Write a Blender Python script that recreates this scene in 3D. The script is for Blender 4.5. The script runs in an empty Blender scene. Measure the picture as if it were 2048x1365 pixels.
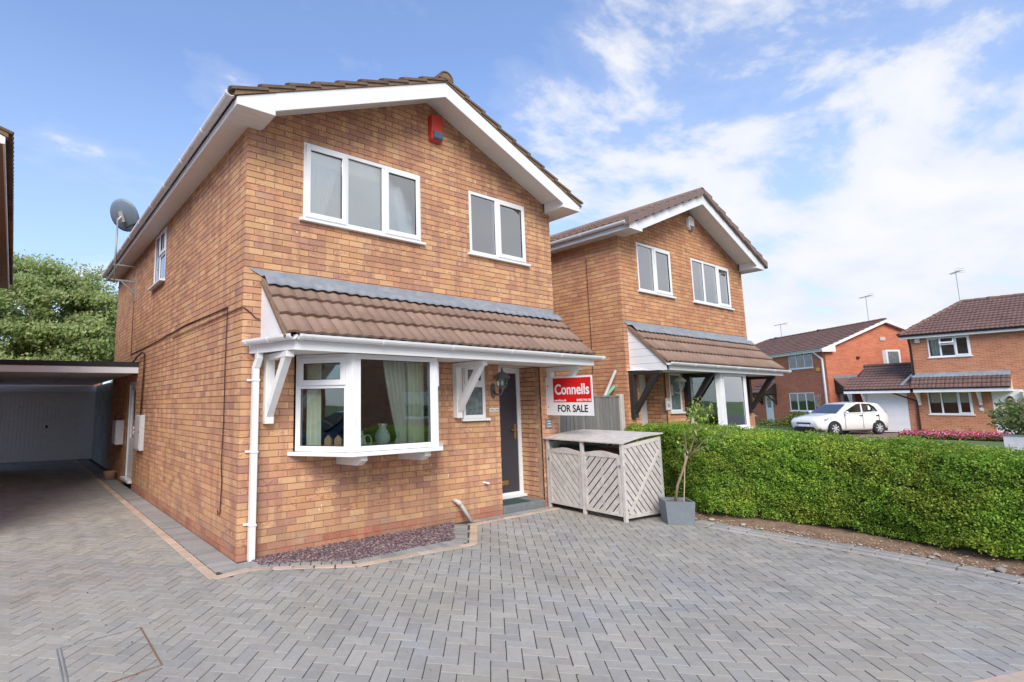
import bpy, math, random
import numpy as np
from mathutils import Vector, Matrix
random.seed(7); rng = np.random.default_rng(11)
PI = math.pi
sc = bpy.context.scene
COL = sc.collection
# ------------------------------------------------------------------ camera
CAM = Vector((-1.9906, -5.7238, 1.6046))
cr = Vector((0.81656985, -0.57717002, -0.00940432))
cu = Vector((-0.06855485, -0.11314082, 0.99121107))
cf = Vector((0.57316133, 0.80874837, 0.13195519))
cam_d = bpy.data.cameras.new('camera'); cam = bpy.data.objects.new('camera', cam_d); COL.objects.link(cam)
cam.matrix_world = Matrix(((cr.x, cu.x, -cf.x, CAM.x), (cr.y, cu.y, -cf.y, CAM.y), (cr.z, cu.z, -cf.z, CAM.z), (0, 0, 0, 1)))
cam_d.sensor_width = 36; cam_d.lens = 18.92; cam_d.shift_x = 0.11255; cam_d.shift_y = -0.00883
cam_d.clip_start = 0.05; cam_d.clip_end = 3000
sc.camera = cam
# ------------------------------------------------------------------ world and sun
SUN_EL, SUN_AZ = math.radians(39), math.radians(218)      # azimuth clockwise from +Y, where the sun stands
w = bpy.data.worlds.new('World'); sc.world = w; w.use_nodes = True
nt = w.node_tree; nt.nodes.clear()
def N(t, ty, **k):
    n = t.nodes.new(ty)
    for a, b in k.items(): setattr(n, a, b)
    return n
def L(t, a, b): t.links.new(a, b)
out = N(nt, 'ShaderNodeOutputWorld'); bg = N(nt, 'ShaderNodeBackground'); L(nt, bg.outputs[0], out.inputs[0])
bg.inputs[1].default_value = 0.135
sky = N(nt, 'ShaderNodeTexSky', sky_type='NISHITA'); sky.sun_disc = False
sky.sun_elevation = SUN_EL; sky.sun_rotation = SUN_AZ; sky.air_density = 1.0; sky.dust_density = 0.6; sky.ozone_density = 2.0
def vmath(t, op, a, b=None):
    n = N(t, 'ShaderNodeVectorMath', operation=op)
    for i, v in enumerate((a, b)):
        if v is None: continue
        if hasattr(v, 'links'): L(t, v, n.inputs[i])
        else: n.inputs[i].default_value = v
    return n
def fm(t, op, a, b=None, c=None, clamp=False):
    n = N(t, 'ShaderNodeMath', operation=op); n.use_clamp = clamp
    for i, v in enumerate((a, b, c)):
        if v is None: continue
        if hasattr(v, 'links'): L(t, v, n.inputs[i])
        else: n.inputs[i].default_value = v
    return n.outputs[0]
def mixc(t, f, a, b, bt='MIX'):
    n = N(t, 'ShaderNodeMix', data_type='RGBA', blend_type=bt)
    for s, v in ((n.inputs[0], f), (n.inputs[6], a), (n.inputs[7], b)):
        if hasattr(v, 'links'): L(t, v, s)
        elif isinstance(v, (int, float)): s.default_value = v
        else: s.default_value = (*v[:3], 1)
    return n.outputs[2]
def ramp(t, f, pts, interp='LINEAR'):
    n = N(t, 'ShaderNodeValToRGB'); e = n.color_ramp; e.interpolation = interp
    while len(e.elements) < len(pts): e.elements.new(0.5)
    for i, (p, c) in enumerate(pts):
        e.elements[i].position = p
        e.elements[i].color = (*c, 1) if not isinstance(c, (int, float)) else (c, c, c, 1)
    L(t, f, n.inputs[0]); return n.outputs[0]
def noise(t, vec, scale, detail=4, rough=.55, dist=0.0):
    n = N(t, 'ShaderNodeTexNoise'); n.inputs['Scale'].default_value = scale
    n.inputs['Detail'].default_value = detail; n.inputs['Roughness'].default_value = rough
    n.inputs['Distortion'].default_value = dist
    if vec is not None: L(t, vec, n.inputs['Vector'])
    return n.outputs[0]
tc = N(nt, 'ShaderNodeTexCoord').outputs['Generated']
sep = N(nt, 'ShaderNodeSeparateXYZ'); L(nt, tc, sep.inputs[0])
zc = fm(nt, 'MAXIMUM', sep.outputs[2], 0.0)
zd = fm(nt, 'ADD', zc, 0.22)
comb = N(nt, 'ShaderNodeCombineXYZ'); L(nt, fm(nt, 'DIVIDE', sep.outputs[0], zd), comb.inputs[0]); L(nt, fm(nt, 'DIVIDE', sep.outputs[1], zd), comb.inputs[1])
comb.inputs[2].default_value = 41.7
mp = N(nt, 'ShaderNodeMapping'); mp.inputs['Rotation'].default_value = (0, 0, math.radians(25)); mp.inputs['Scale'].default_value = (1.0, 1.4, 1.0)
L(nt, comb.outputs[0], mp.inputs[0])
n1 = noise(nt, mp.outputs[0], 2.3, 12, .60, .25)
n2 = noise(nt, mp.outputs[0], 5.2, 8, .66, .3)
dens = fm(nt, 'ADD', fm(nt, 'MULTIPLY', n1, .8), fm(nt, 'MULTIPLY', n2, .2))
# thicker cloud towards +X and low down
bias = fm(nt, 'MULTIPLY', fm(nt, 'MAXIMUM', fm(nt, 'MULTIPLY', sep.outputs[1], -1.0), 0.0), .26)
bias = fm(nt, 'ADD', bias, fm(nt, 'ADD', fm(nt, 'MULTIPLY', fm(nt, 'SUBTRACT', sep.outputs[0], .55), .20), fm(nt, 'MULTIPLY', fm(nt, 'SUBTRACT', .42, zc), .36)))
dens = fm(nt, 'ADD', dens, bias)
mask = ramp(nt, dens, [(0.0, 0.0), (.44, 0.0), (.52, .14), (.565, .55), (.61, .88), (.72, 1.0)])
cshade = ramp(nt, noise(nt, mp.outputs[0], 2.3, 5, .5, .2), [(.3, (3.85, 4.05, 4.5)), (.5, (4.45, 4.55, 4.8)), (.75, (4.9, 4.9, 4.95))])
skyc = mixc(nt, 1.0, sky.outputs[0], (.86, 1.03, 1.34), 'MULTIPLY')
hz = ramp(nt, zc, [(0, .60), (.25, .42), (.55, .16), (1, .10)])
skyc = mixc(nt, hz, skyc, (3.7, 4.35, 5.0))
L(nt, mixc(nt, mask, skyc, cshade), bg.inputs[0])
sd = bpy.data.lights.new('sun', 'SUN'); sd.energy = 2.6; sd.angle = math.radians(34); sd.color = (1, .92, .80)
sun = bpy.data.objects.new('sun', sd); COL.objects.link(sun)
sdir = Vector((math.sin(SUN_AZ) * math.cos(SUN_EL), math.cos(SUN_AZ) * math.cos(SUN_EL), math.sin(SUN_EL)))
sun.rotation_euler = sdir.to_track_quat('Z', 'Y').to_euler()
sc.view_settings.view_transform = 'Standard'; sc.view_settings.look = 'None'
sc.view_settings.exposure = 0.60; sc.view_settings.gamma = 1; sc.view_settings.use_curve_mapping = False
sc.render.engine = 'CYCLES'

# ------------------------------------------------------------------ materials
def srgb(r, g, b):
    f = lambda v: (v / 255 / 12.92) if v / 255 <= .04045 else ((v / 255 + .055) / 1.055) ** 2.4
    return (f(r), f(g), f(b))
def newmat(name):
    m = bpy.data.materials.new(name); m.use_nodes = True; t = m.node_tree
    p = t.nodes['Principled BSDF']; return m, t, p
def bump(t, p, h, strength, dist=.01):
    b = N(t, 'ShaderNodeBump'); b.inputs['Strength'].default_value = strength; b.inputs['Distance'].default_value = dist
    L(t, h, b.inputs['Height']); L(t, b.outputs[0], p.inputs['Normal'])
def pmat(name, col, rough=.6, var=.12, scale=6, bscale=0, bstr=.2, metal=0, spec=.5, dirt=None, stretch=None, rnd=0, coat=0):
    m, t, p = newmat(name)
    pos = N(t, 'ShaderNodeNewGeometry').outputs['Position']
    vec = pos
    if stretch:
        q = N(t, 'ShaderNodeMapping'); q.inputs['Scale'].default_value = stretch; L(t, pos, q.inputs[0]); vec = q.outputs[0]
    n = noise(t, vec, scale, 5, .6)
    v = ramp(t, n, [(.25, 1 - var), (.75, 1 + var)])
    c = mixc(t, 1.0, col, v, 'MULTIPLY')
    if dirt:
        c = mixc(t, ramp(t, noise(t, pos, dirt[1], 6, .65), [(dirt[2], 0.0), (dirt[3], 1.0)]), c, dirt[0])
    if rnd:
        oi = N(t, 'ShaderNodeObjectInfo').outputs['Random']
        c = mixc(t, 1.0, c, ramp(t, oi, [(0, 1 - rnd), (1, 1 + rnd)]), 'MULTIPLY')
    L(t, c, p.inputs['Base Color'])
    p.inputs['Roughness'].default_value = rough; p.inputs['Metallic'].default_value = metal
    p.inputs['Specular IOR Level'].default_value = spec
    p.inputs['Coat Weight'].default_value = coat
    if bscale: bump(t, p, noise(t, vec, bscale, 4, .6), bstr, .004)
    return m
def rand_out(t, kind):
    if kind == 'obj': return N(t, 'ShaderNodeObjectInfo').outputs['Random']
    return N(t, 'ShaderNodeNewGeometry').outputs['Random Per Island']
def brickmat(name, kind, cols, band=.5, crease=True):
    m, t, p = newmat(name)
    geo = N(t, 'ShaderNodeNewGeometry'); pos = geo.outputs['Position']
    r = rand_out(t, kind)
    base = ramp(t, r, [(i / len(cols), c) for i, c in enumerate(cols)], 'CONSTANT')
    r2 = fm(t, 'FRACT', fm(t, 'MULTIPLY', r, 37.3)); r3 = fm(t, 'FRACT', fm(t, 'MULTIPLY', r, 91.7))
    # bands of mauve and tan across a brick
    q = N(t, 'ShaderNodeMapping'); q.inputs['Scale'].default_value = (1, 1, .15); L(t, pos, q.inputs[0])
    nb = noise(t, q.outputs[0], 7.0, 1, .4)
    off = fm(t, 'ADD', nb, fm(t, 'MULTIPLY', fm(t, 'SUBTRACT', r2, .5), .22))
    c = mixc(t, fm(t, 'MULTIPLY', ramp(t, off, [(.52, 0.0), (.58, 1.0)]), band), base, (.40, .20, .145))
    c = mixc(t, fm(t, 'MULTIPLY', ramp(t, off, [(.36, 1.0), (.44, 0.0)]), .30), c, (.62, .36, .16))
    c = mixc(t, 1.0, c, ramp(t, r3, [(0, .88), (1, 1.10)]), 'MULTIPLY')
    fn = noise(t, pos, 60, 6, .7)
    c = mixc(t, 1.0, c, ramp(t, fn, [(.3, .84), (.7, 1.12)]), 'MULTIPLY')
    big = noise(t, pos, .9, 4, .6)
    c = mixc(t, 1.0, c, ramp(t, big, [(.3, .90), (.7, 1.07)]), 'MULTIPLY')
    zz = N(t, 'ShaderNodeSeparateXYZ'); L(t, pos, zz.inputs[0])
    lowm = ramp(t, zz.outputs[2], [(.06, 1.0), (.42, 0.0)])
    c = mixc(t, fm(t, 'MULTIPLY', lowm, ramp(t, noise(t, pos, 4.5, 6, .7), [(.42, 0.0), (.62, .65 if crease else .45)])), c, (.36, .28, .19))
    c = mixc(t, ramp(t, noise(t, pos, 2.2, 7, .72), [(.60, 0.0), (.74, .45)]), c, (.62, .45, .33))
    h = fn
    if crease:
        q2 = N(t, 'ShaderNodeMapping'); q2.inputs['Scale'].default_value = (5, 5, 26); L(t, pos, q2.inputs[0])
        cn = noise(t, q2.outputs[0], 1.0, 3, .5, 1.6)
        line = ramp(t, cn, [(.465, 0.0), (.495, 1.0), (.505, 1.0), (.535, 0.0)])
        line = fm(t, 'MULTIPLY', line, ramp(t, r3, [(.72, 0.0), (.8, .65)]))
        c = mixc(t, line, c, (.13, .05, .03))
    L(t, c, p.inputs['Base Color']); p.inputs['Roughness'].default_value = .85; p.inputs['Specular IOR Level'].default_value = .25
    bump(t, p, h, .5, .004)
    return m
ORANGE = [(.63, .345, .19), (.65, .37, .205), (.59, .305, .18), (.67, .405, .23), (.61, .325, .185), (.50, .27, .19), (.65, .38, .21), (.60, .31, .18), (.55, .285, .175), (.67, .395, .22)]
NORANGE = [(.61, .305, .155), (.64, .345, .18), (.56, .265, .145), (.65, .37, .195), (.60, .29, .155), (.54, .26, .155), (.63, .33, .175)]
PLINTH = [(.43, .165, .11), (.47, .195, .13), (.40, .15, .105), (.45, .21, .145)]
M = {}
M['brick'] = brickmat('orange stock brick', 'obj', ORANGE); M['bricks'] = brickmat('orange stock bricks', 'island', ORANGE)
M['nbrick'] = brickmat('neighbour brick', 'obj', NORANGE, .3); M['nbricks'] = brickmat('neighbour bricks', 'island', NORANGE, .3)
M['pbrick'] = brickmat('red plinth brick', 'obj', PLINTH, .2, False); M['pbricks'] = brickmat('red plinth bricks', 'island', PLINTH, .2, False)
M['mortar'] = pmat('brown mortar', (.38, .235, .15), .95, .2, 14, 80, .4)
M['pmortar'] = pmat('pale mortar', (.42, .33, .24), .95, .2, 14, 80, .4)
def texbrick(name, c1, c2, mort):
    m, t, p = newmat(name)
    tcn = N(t, 'ShaderNodeTexCoord'); s = N(t, 'ShaderNodeSeparateXYZ'); L(t, tcn.outputs['Object'], s.inputs[0])
    cb = N(t, 'ShaderNodeCombineXYZ'); L(t, fm(t, 'ADD', s.outputs[0], s.outputs[1]), cb.inputs[0]); L(t, s.outputs[2], cb.inputs[1])
    b = N(t, 'ShaderNodeTexBrick'); L(t, cb.outputs[0], b.inputs['Vector'])
    b.inputs['Scale'].default_value = 1; b.inputs['Brick Width'].default_value = .225; b.inputs['Row Height'].default_value = .075
    b.inputs['Mortar Size'].default_value = .006; b.inputs['Color1'].default_value = (*c1, 1); b.inputs['Color2'].default_value = (*c2, 1); b.inputs['Mortar'].default_value = (*mort, 1)
    b.inputs['Mortar Smooth'].default_value = .2
    n = noise(t, tcn.outputs['Object'], 1.2, 6, .65)
    c = mixc(t, 1.0, b.outputs[0], ramp(t, n, [(.25, .85), (.75, 1.12)]), 'MULTIPLY')
    L(t, c, p.inputs['Base Color']); p.inputs['Roughness'].default_value = .9; p.inputs['Specular IOR Level'].default_value = .2
    inv = fm(t, 'SUBTRACT', 1.0, b.outputs['Fac']); bump(t, p, inv, .5, .006)
    return m
M['tb_red'] = texbrick('far red brick', (.50, .14, .075), (.60, .20, .11), (.55, .30, .20))
M['tb_orange'] = texbrick('far orange brick', (.54, .235, .125), (.42, .16, .09), (.58, .37, .25))
M['white'] = pmat('white upvc', (.80, .81, .82), .32, .04, 3, spec=.5, dirt=((.62, .62, .58), 2.6, .58, .85))
M['white_wood'] = pmat('white painted timber', (.82, .82, .81), .5, .06, 9, 60, .1, dirt=((.45, .43, .38), 7, .62, .8))
M['soffit'] = pmat('soffit board', (.82, .80, .77), .5, .04, 5)
M['brownsoffit'] = pmat('brown soffit', (.27, .19, .155), .6, .1, 4)
M['gutterw'] = pmat('white gutter', (.80, .81, .82), .3, .06, 4, dirt=((.5, .48, .42), 5, .6, .85))
M['ditch'] = pmat('grey soiled plastic', (.55, .52, .49), .5, .1, 6)
M['dark'] = pmat('dark stained timber', (.028, .022, .019), .6, .2, 10, 80, .2)
M['lead'] = pmat('lead flashing', (.235, .26, .29), .55, .18, 6, 40, .3, dirt=((.34, .36, .38), 3.5, .5, .75))
M['black'] = pmat('black plastic', (.014, .014, .015), .4, .1, 6)
M['felt'] = pmat('black roofing felt', (.03, .03, .033), .85, .2, 8, 90, .4)
M['tile'] = pmat('brown concrete tile', (.265, .175, .13), .85, .16, 5, 120, .4, rnd=.10, dirt=((.42, .37, .32), 24, .64, .70))
M['tiles'] = pmat('brown concrete tiles', (.265, .175, .13), .85, .2, 5, 120, .4, dirt=((.42, .37, .32), 24, .64, .70))
M['mtile'] = pmat('mossy roof tile', (.15, .10, .072), .95, .3, 7, 60, .7, rnd=.12, dirt=((.16, .13, .055), 9, .55, .7))
M['vmortar'] = pmat('verge mortar', (.22, .14, .085), .95, .3, 25, 70, .8, dirt=((.30, .16, .05), 12, .6, .75))
M['cap'] = pmat('brown verge cap', (.20, .135, .115), .6, .08, 6, rnd=.05)
M['ftile'] = pmat('far roof tiles', (.17, .095, .075), .85, .22, 1.8, dirt=((.27, .2, .16), 9, .55, .8))
M['door'] = pmat('charcoal door', (.045, .047, .06), .45, .1, 40, 200, .15, stretch=(4, 4, 1))
M['brass'] = pmat('brass', (.55, .38, .16), .35, .1, 20, metal=.9)
M['steel'] = pmat('steel', (.5, .5, .5), .35, .1, 20, metal=.9)
M['galv'] = pmat('galvanised metal', (.32, .33, .34), .5, .2, 20, metal=.5)
M['rust'] = pmat('rusty metal', (.22, .125, .07), .8, .35, 40, 120, .5)
M['dish'] = pmat('grey dish', (.19, .24, .30), .5, .06, 6)
M['red'] = pmat('alarm red', (.62, .045, .035), .4, .05, 8)
M['signred'] = pmat('sign red', (.66, .012, .014), .4, .02, 5)
M['signwhite'] = pmat('sign white', (.82, .82, .82), .45, .02, 5)
M['ink'] = pmat('black ink', (.012, .012, .014), .5, .02, 5)
M['navy'] = pmat('slate blue plastic', (.10, .13, .20), .35, .05, 8)
M['box'] = pmat('meter box', (.62, .63, .64), .55, .07, 4, dirt=((.42, .42, .40), 5, .55, .85))
M['cable'] = pmat('brown cable', (.05, .016, .010), .6, .1, 20)
M['tan'] = pmat('tan clay', (.50, .34, .20), .8, .1, 12)
M['conc'] = pmat('grey concrete', (.17, .185, .195), .85, .16, 10, 90, .4)
M['mat'] = pmat('green door mat', (.035, .07, .065), .95, .25, 60, 300, .8)
M['pconc'] = pmat('pale concrete post', (.50, .48, .44), .85, .1, 10, 90, .4)
M['board'] = pmat('weathered fence board', (.20, .195, .185), .9, .3, 9, 80, .3, stretch=(6, 6, .6), rnd=.16, dirt=((.09, .08, .075), 9, .62, .75))
M['slat'] = pmat('whitewashed slat', (.575, .535, .495), .75, .14, 14, 90, .2, rnd=.07, dirt=((.42, .375, .335), 11, .48, .75))
M['bin1'] = pmat('dark bin', (.03, .035, .04), .5, .1, 6); M['bin2'] = pmat('brown bin', (.085, .03, .022), .5, .1, 6)
M['planter'] = pmat('grey stone planter', (.175, .20, .22), .8, .12, 9, 90, .3, dirt=((.2, .22, .23), 16, .6, .8))
M['soil'] = pmat('dry soil', (.24, .155, .10), .98, .3, 9, 45, 1.0, dirt=((.13, .08, .05), 6, .5, .7))
M['bark'] = pmat('pale bark', (.30, .22, .15), .9, .25, 40, 120, .5)
M['tbark'] = pmat('tree bark', (.16, .135, .11), .9, .3, 12, 60, .7)
M['stake'] = pmat('cane', (.55, .45, .32), .7, .1, 30)
M['block'] = pmat('breeze block', (.34, .34, .33), .95, .2, 12, 90, .5, rnd=.12)
M['curtain'] = pmat('cream curtain', (.80, .80, .73), .9, .08, 8)
M['net'] = pmat('white net', (.85, .86, .88), .9, .05, 8)
M['blind'] = pmat('cream blind', (.80, .78, .63), .85, .04, 8)
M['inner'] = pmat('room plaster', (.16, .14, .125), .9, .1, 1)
M['pine'] = pmat('varnished wood', (.50, .29, .13), .5, .15, 20)
M['tyre'] = pmat('tyre', (.02, .02, .021), .8, .1, 20)
M['alloy'] = pmat('silver alloy', (.62, .63, .64), .35, .05, 10, metal=.3)
M['carwhite'] = pmat('white car paint', (.80, .80, .76), .2, .01, 2, coat=.6)
M['carblue'] = pmat('dark blue car paint', (.02, .045, .10), .2, .01, 2, coat=.8)
M['lamp'] = pmat('lamp verdigris', (.10, .105, .095), .5, .2, 30)
M['orange'] = pmat('yellow orange plastic', (.75, .38, .05), .45, .05, 10)
M['mint'] = pmat('mint tube', (.25, .62, .42), .5, .05, 10)
M['grass'] = pmat('lawn', (.085, .15, .035), .95, .3, 3, 60, .8, dirt=((.17, .17, .08), 1.3, .5, .75))
M['asphalt'] = pmat('asphalt', (.11, .11, .11), .9, .15, 2, 200, .5)
M['drive'] = pmat('red brown drive', (.24, .16, .125), .9, .15, 2, 90, .4)
M['stone'] = pmat('pebble', (.34, .30, .26), .8, .3, 20, 60, .4, rnd=.35)
M['slate'] = pmat('plum slate', (.12, .085, .095), .75, .45, 60)
def glassmat(name, tint=(.9, .95, .93), base=.16, rough=.015):
    m = bpy.data.materials.new(name); m.use_nodes = True; t = m.node_tree; t.nodes.clear()
    o = N(t, 'ShaderNodeOutputMaterial'); mx = N(t, 'ShaderNodeMixShader'); g = N(t, 'ShaderNodeBsdfGlossy'); tr = N(t, 'ShaderNodeBsdfTransparent')
    g.inputs['Roughness'].default_value = rough; g.inputs['Color'].default_value = (.95, .97, 1, 1); tr.inputs[0].default_value = (*tint, 1)
    fr = N(t, 'ShaderNodeFresnel'); fr.inputs['IOR'].default_value = 1.5
    f = fm(t, 'ADD', fm(t, 'MULTIPLY', fr.outputs[0], 1.6), base, clamp=True)
    pos = N(t, 'ShaderNodeNewGeometry').outputs['Position']
    b = N(t, 'ShaderNodeBump'); b.inputs['Strength'].default_value = .06; b.inputs['Distance'].default_value = .02
    L(t, noise(t, pos, 1.6, 2, .5), b.inputs['Height']); L(t, b.outputs[0], g.inputs['Normal'])
    L(t, f, mx.inputs[0]); L(t, tr.outputs[0], mx.inputs[1]); L(t, g.outputs[0], mx.inputs[2]); L(t, mx.outputs[0], o.inputs[0])
    return m
M['glass'] = glassmat('window glass', base=.05); M['glassb'] = glassmat('upper window glass', base=.27)
M['cglass'] = glassmat('car glass', (.12, .15, .15), .10)
M['frost'] = pmat('obscured glass', (.16, .20, .20), .15, .5, 14, spec=.8)
M['vase'] = pmat('cut glass', (.55, .62, .62), .12, .3, 60, 90, .6, spec=.9)
M['headlight'] = pmat('headlamp lens', (.26, .28, .31), .08, .2, 30, spec=.9)
def leafmat(name, cols, trans=.35, rough=.5, patch=None):
    m, t, p = newmat(name)
    r = N(t, 'ShaderNodeNewGeometry').outputs['Random Per Island']
    c = ramp(t, r, [(i / max(1, len(cols) - 1), c) for i, c in enumerate(cols)])
    pos = N(t, 'ShaderNodeNewGeometry').outputs['Position']
    v = ramp(t, noise(t, pos, 1.5, 4, .6), [(.3, .75), (.7, 1.25)])
    c = mixc(t, 1.0, c, v, 'MULTIPLY')
    if patch:
        c = mixc(t, ramp(t, noise(t, pos, 2.6, 4, .6), [(.45, 0.0), (.62, .8)]), c, mixc(t, 1.0, c, patch, 'MULTIPLY'))
        c = mixc(t, 1.0, c, ramp(t, noise(t, pos, 9, 3, .6), [(.32, .70), (.68, 1.25)]), 'MULTIPLY')
    L(t, c, p.inputs['Base Color']); p.inputs['Roughness'].default_value = rough; p.inputs['Specular IOR Level'].default_value = .25
    tl = N(t, 'ShaderNodeBsdfTranslucent'); L(t, c, tl.inputs[0]); mx = N(t, 'ShaderNodeMixShader'); mx.inputs[0].default_value = trans
    o = t.nodes['Material Output']; L(t, p.outputs[0], mx.inputs[1]); L(t, tl.outputs[0], mx.inputs[2]); L(t, mx.outputs[0], o.inputs[0])
    return m
M['hedge'] = leafmat('hedge leaves', [(.09, .205, .026), (.17, .33, .036), (.27, .44, .05), (.39, .54, .08)], .35, .6, (1.55, 1.12, 1.3))
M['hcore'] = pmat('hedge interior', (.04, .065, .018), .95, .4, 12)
M['tree'] = leafmat('tree leaves', [(.24, .33, .11), (.36, .46, .17), (.47, .56, .25), (.55, .53, .28)], .55)
M['sap'] = leafmat('sapling leaves', [(.20, .34, .05), (.34, .48, .10), (.48, .56, .20)], .4)
M['shrub'] = leafmat('shrub leaves', [(.06, .12, .025), (.12, .20, .035), (.30, .30, .06)], .3)
M['bushl'] = leafmat('bush leaves', [(.10, .17, .04), (.20, .29, .07), (.50, .40, .28), (.24, .32, .09), (.14, .22, .05)], .4)
M['flower'] = leafmat('bedding flowers', [(.50, .015, .04), (.62, .04, .12), (.10, .012, .07), (.65, .50, .48), (.55, .02, .05), (.62, .12, .22)], .2)
def pavermat(name, kind, cols):
    m, t, p = newmat(name)
    geo = N(t, 'ShaderNodeNewGeometry'); pos = geo.outputs['Position']; r = rand_out(t, kind)
    c = ramp(t, r, [(i / len(cols), c) for i, c in enumerate(cols)], 'CONSTANT')
    r3 = fm(t, 'FRACT', fm(t, 'MULTIPLY', r, 53.7))
    c = mixc(t, 1.0, c, ramp(t, r3, [(0, .93), (1, 1.07)]), 'MULTIPLY')
    big = noise(t, pos, .55, 5, .6, .4)
    c = mixc(t, ramp(t, big, [(.42, 0.0), (.62, .55)]), c, mixc(t, 1.0, c, (.95, .90, .84), 'MULTIPLY'))
    c = mixc(t, ramp(t, noise(t, pos, 1.1, 6, .7, .6), [(.47, 0.0), (.70, .60)]), c, mixc(t, 1.0, c, (.70, .71, .75), 'MULTIPLY'))
    c = mixc(t, ramp(t, noise(t, pos, 5.5, 5, .7), [(.62, 0.0), (.74, .5)]), c, mixc(t, 1.0, c, (.60, .58, .55), 'MULTIPLY'))
    c = mixc(t, ramp(t, noise(t, pos, .8, 4, .6, .5), [(.52, 0.0), (.66, .6)]), c, mixc(t, 1.0, c, (.98, 1.02, 1.14), 'MULTIPLY'))
    c = mixc(t, 1.0, c, ramp(t, noise(t, pos, 220, 3, .6), [(.3, .86), (.7, 1.10)]), 'MULTIPLY')
    c = mixc(t, 1.0, c, ramp(t, noise(t, pos, 18, 5, .65), [(.3, .92), (.7, 1.06)]), 'MULTIPLY')
    L(t, c, p.inputs['Base Color']); p.inputs['Roughness'].default_value = .8; p.inputs['Specular IOR Level'].default_value = .3
    bump(t, p, noise(t, pos, 160, 3, .6), .25, .003)
    return m
GREY = [(.355, .342, .303), (.375, .357, .314), (.335, .326, .296), (.358, .340, .300), (.385, .368, .327), (.345, .338, .313)]
M['paver'] = pavermat('grey paver', 'obj', GREY); M['pavers'] = pavermat('grey pavers', 'island', GREY)
M['epaver'] = pavermat('grey edging', 'obj', [(.33, .325, .31), (.36, .35, .33), (.30, .30, .29)])
M['cpaver'] = pavermat('buff edging', 'obj', [(.56, .43, .33), (.60, .47, .36), (.52, .40, .31)])
M['joint'] = pmat('sand joint', (.06, .052, .045), .98, .4, 30, dirt=((.06, .075, .03), 3, .5, .7))

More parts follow.
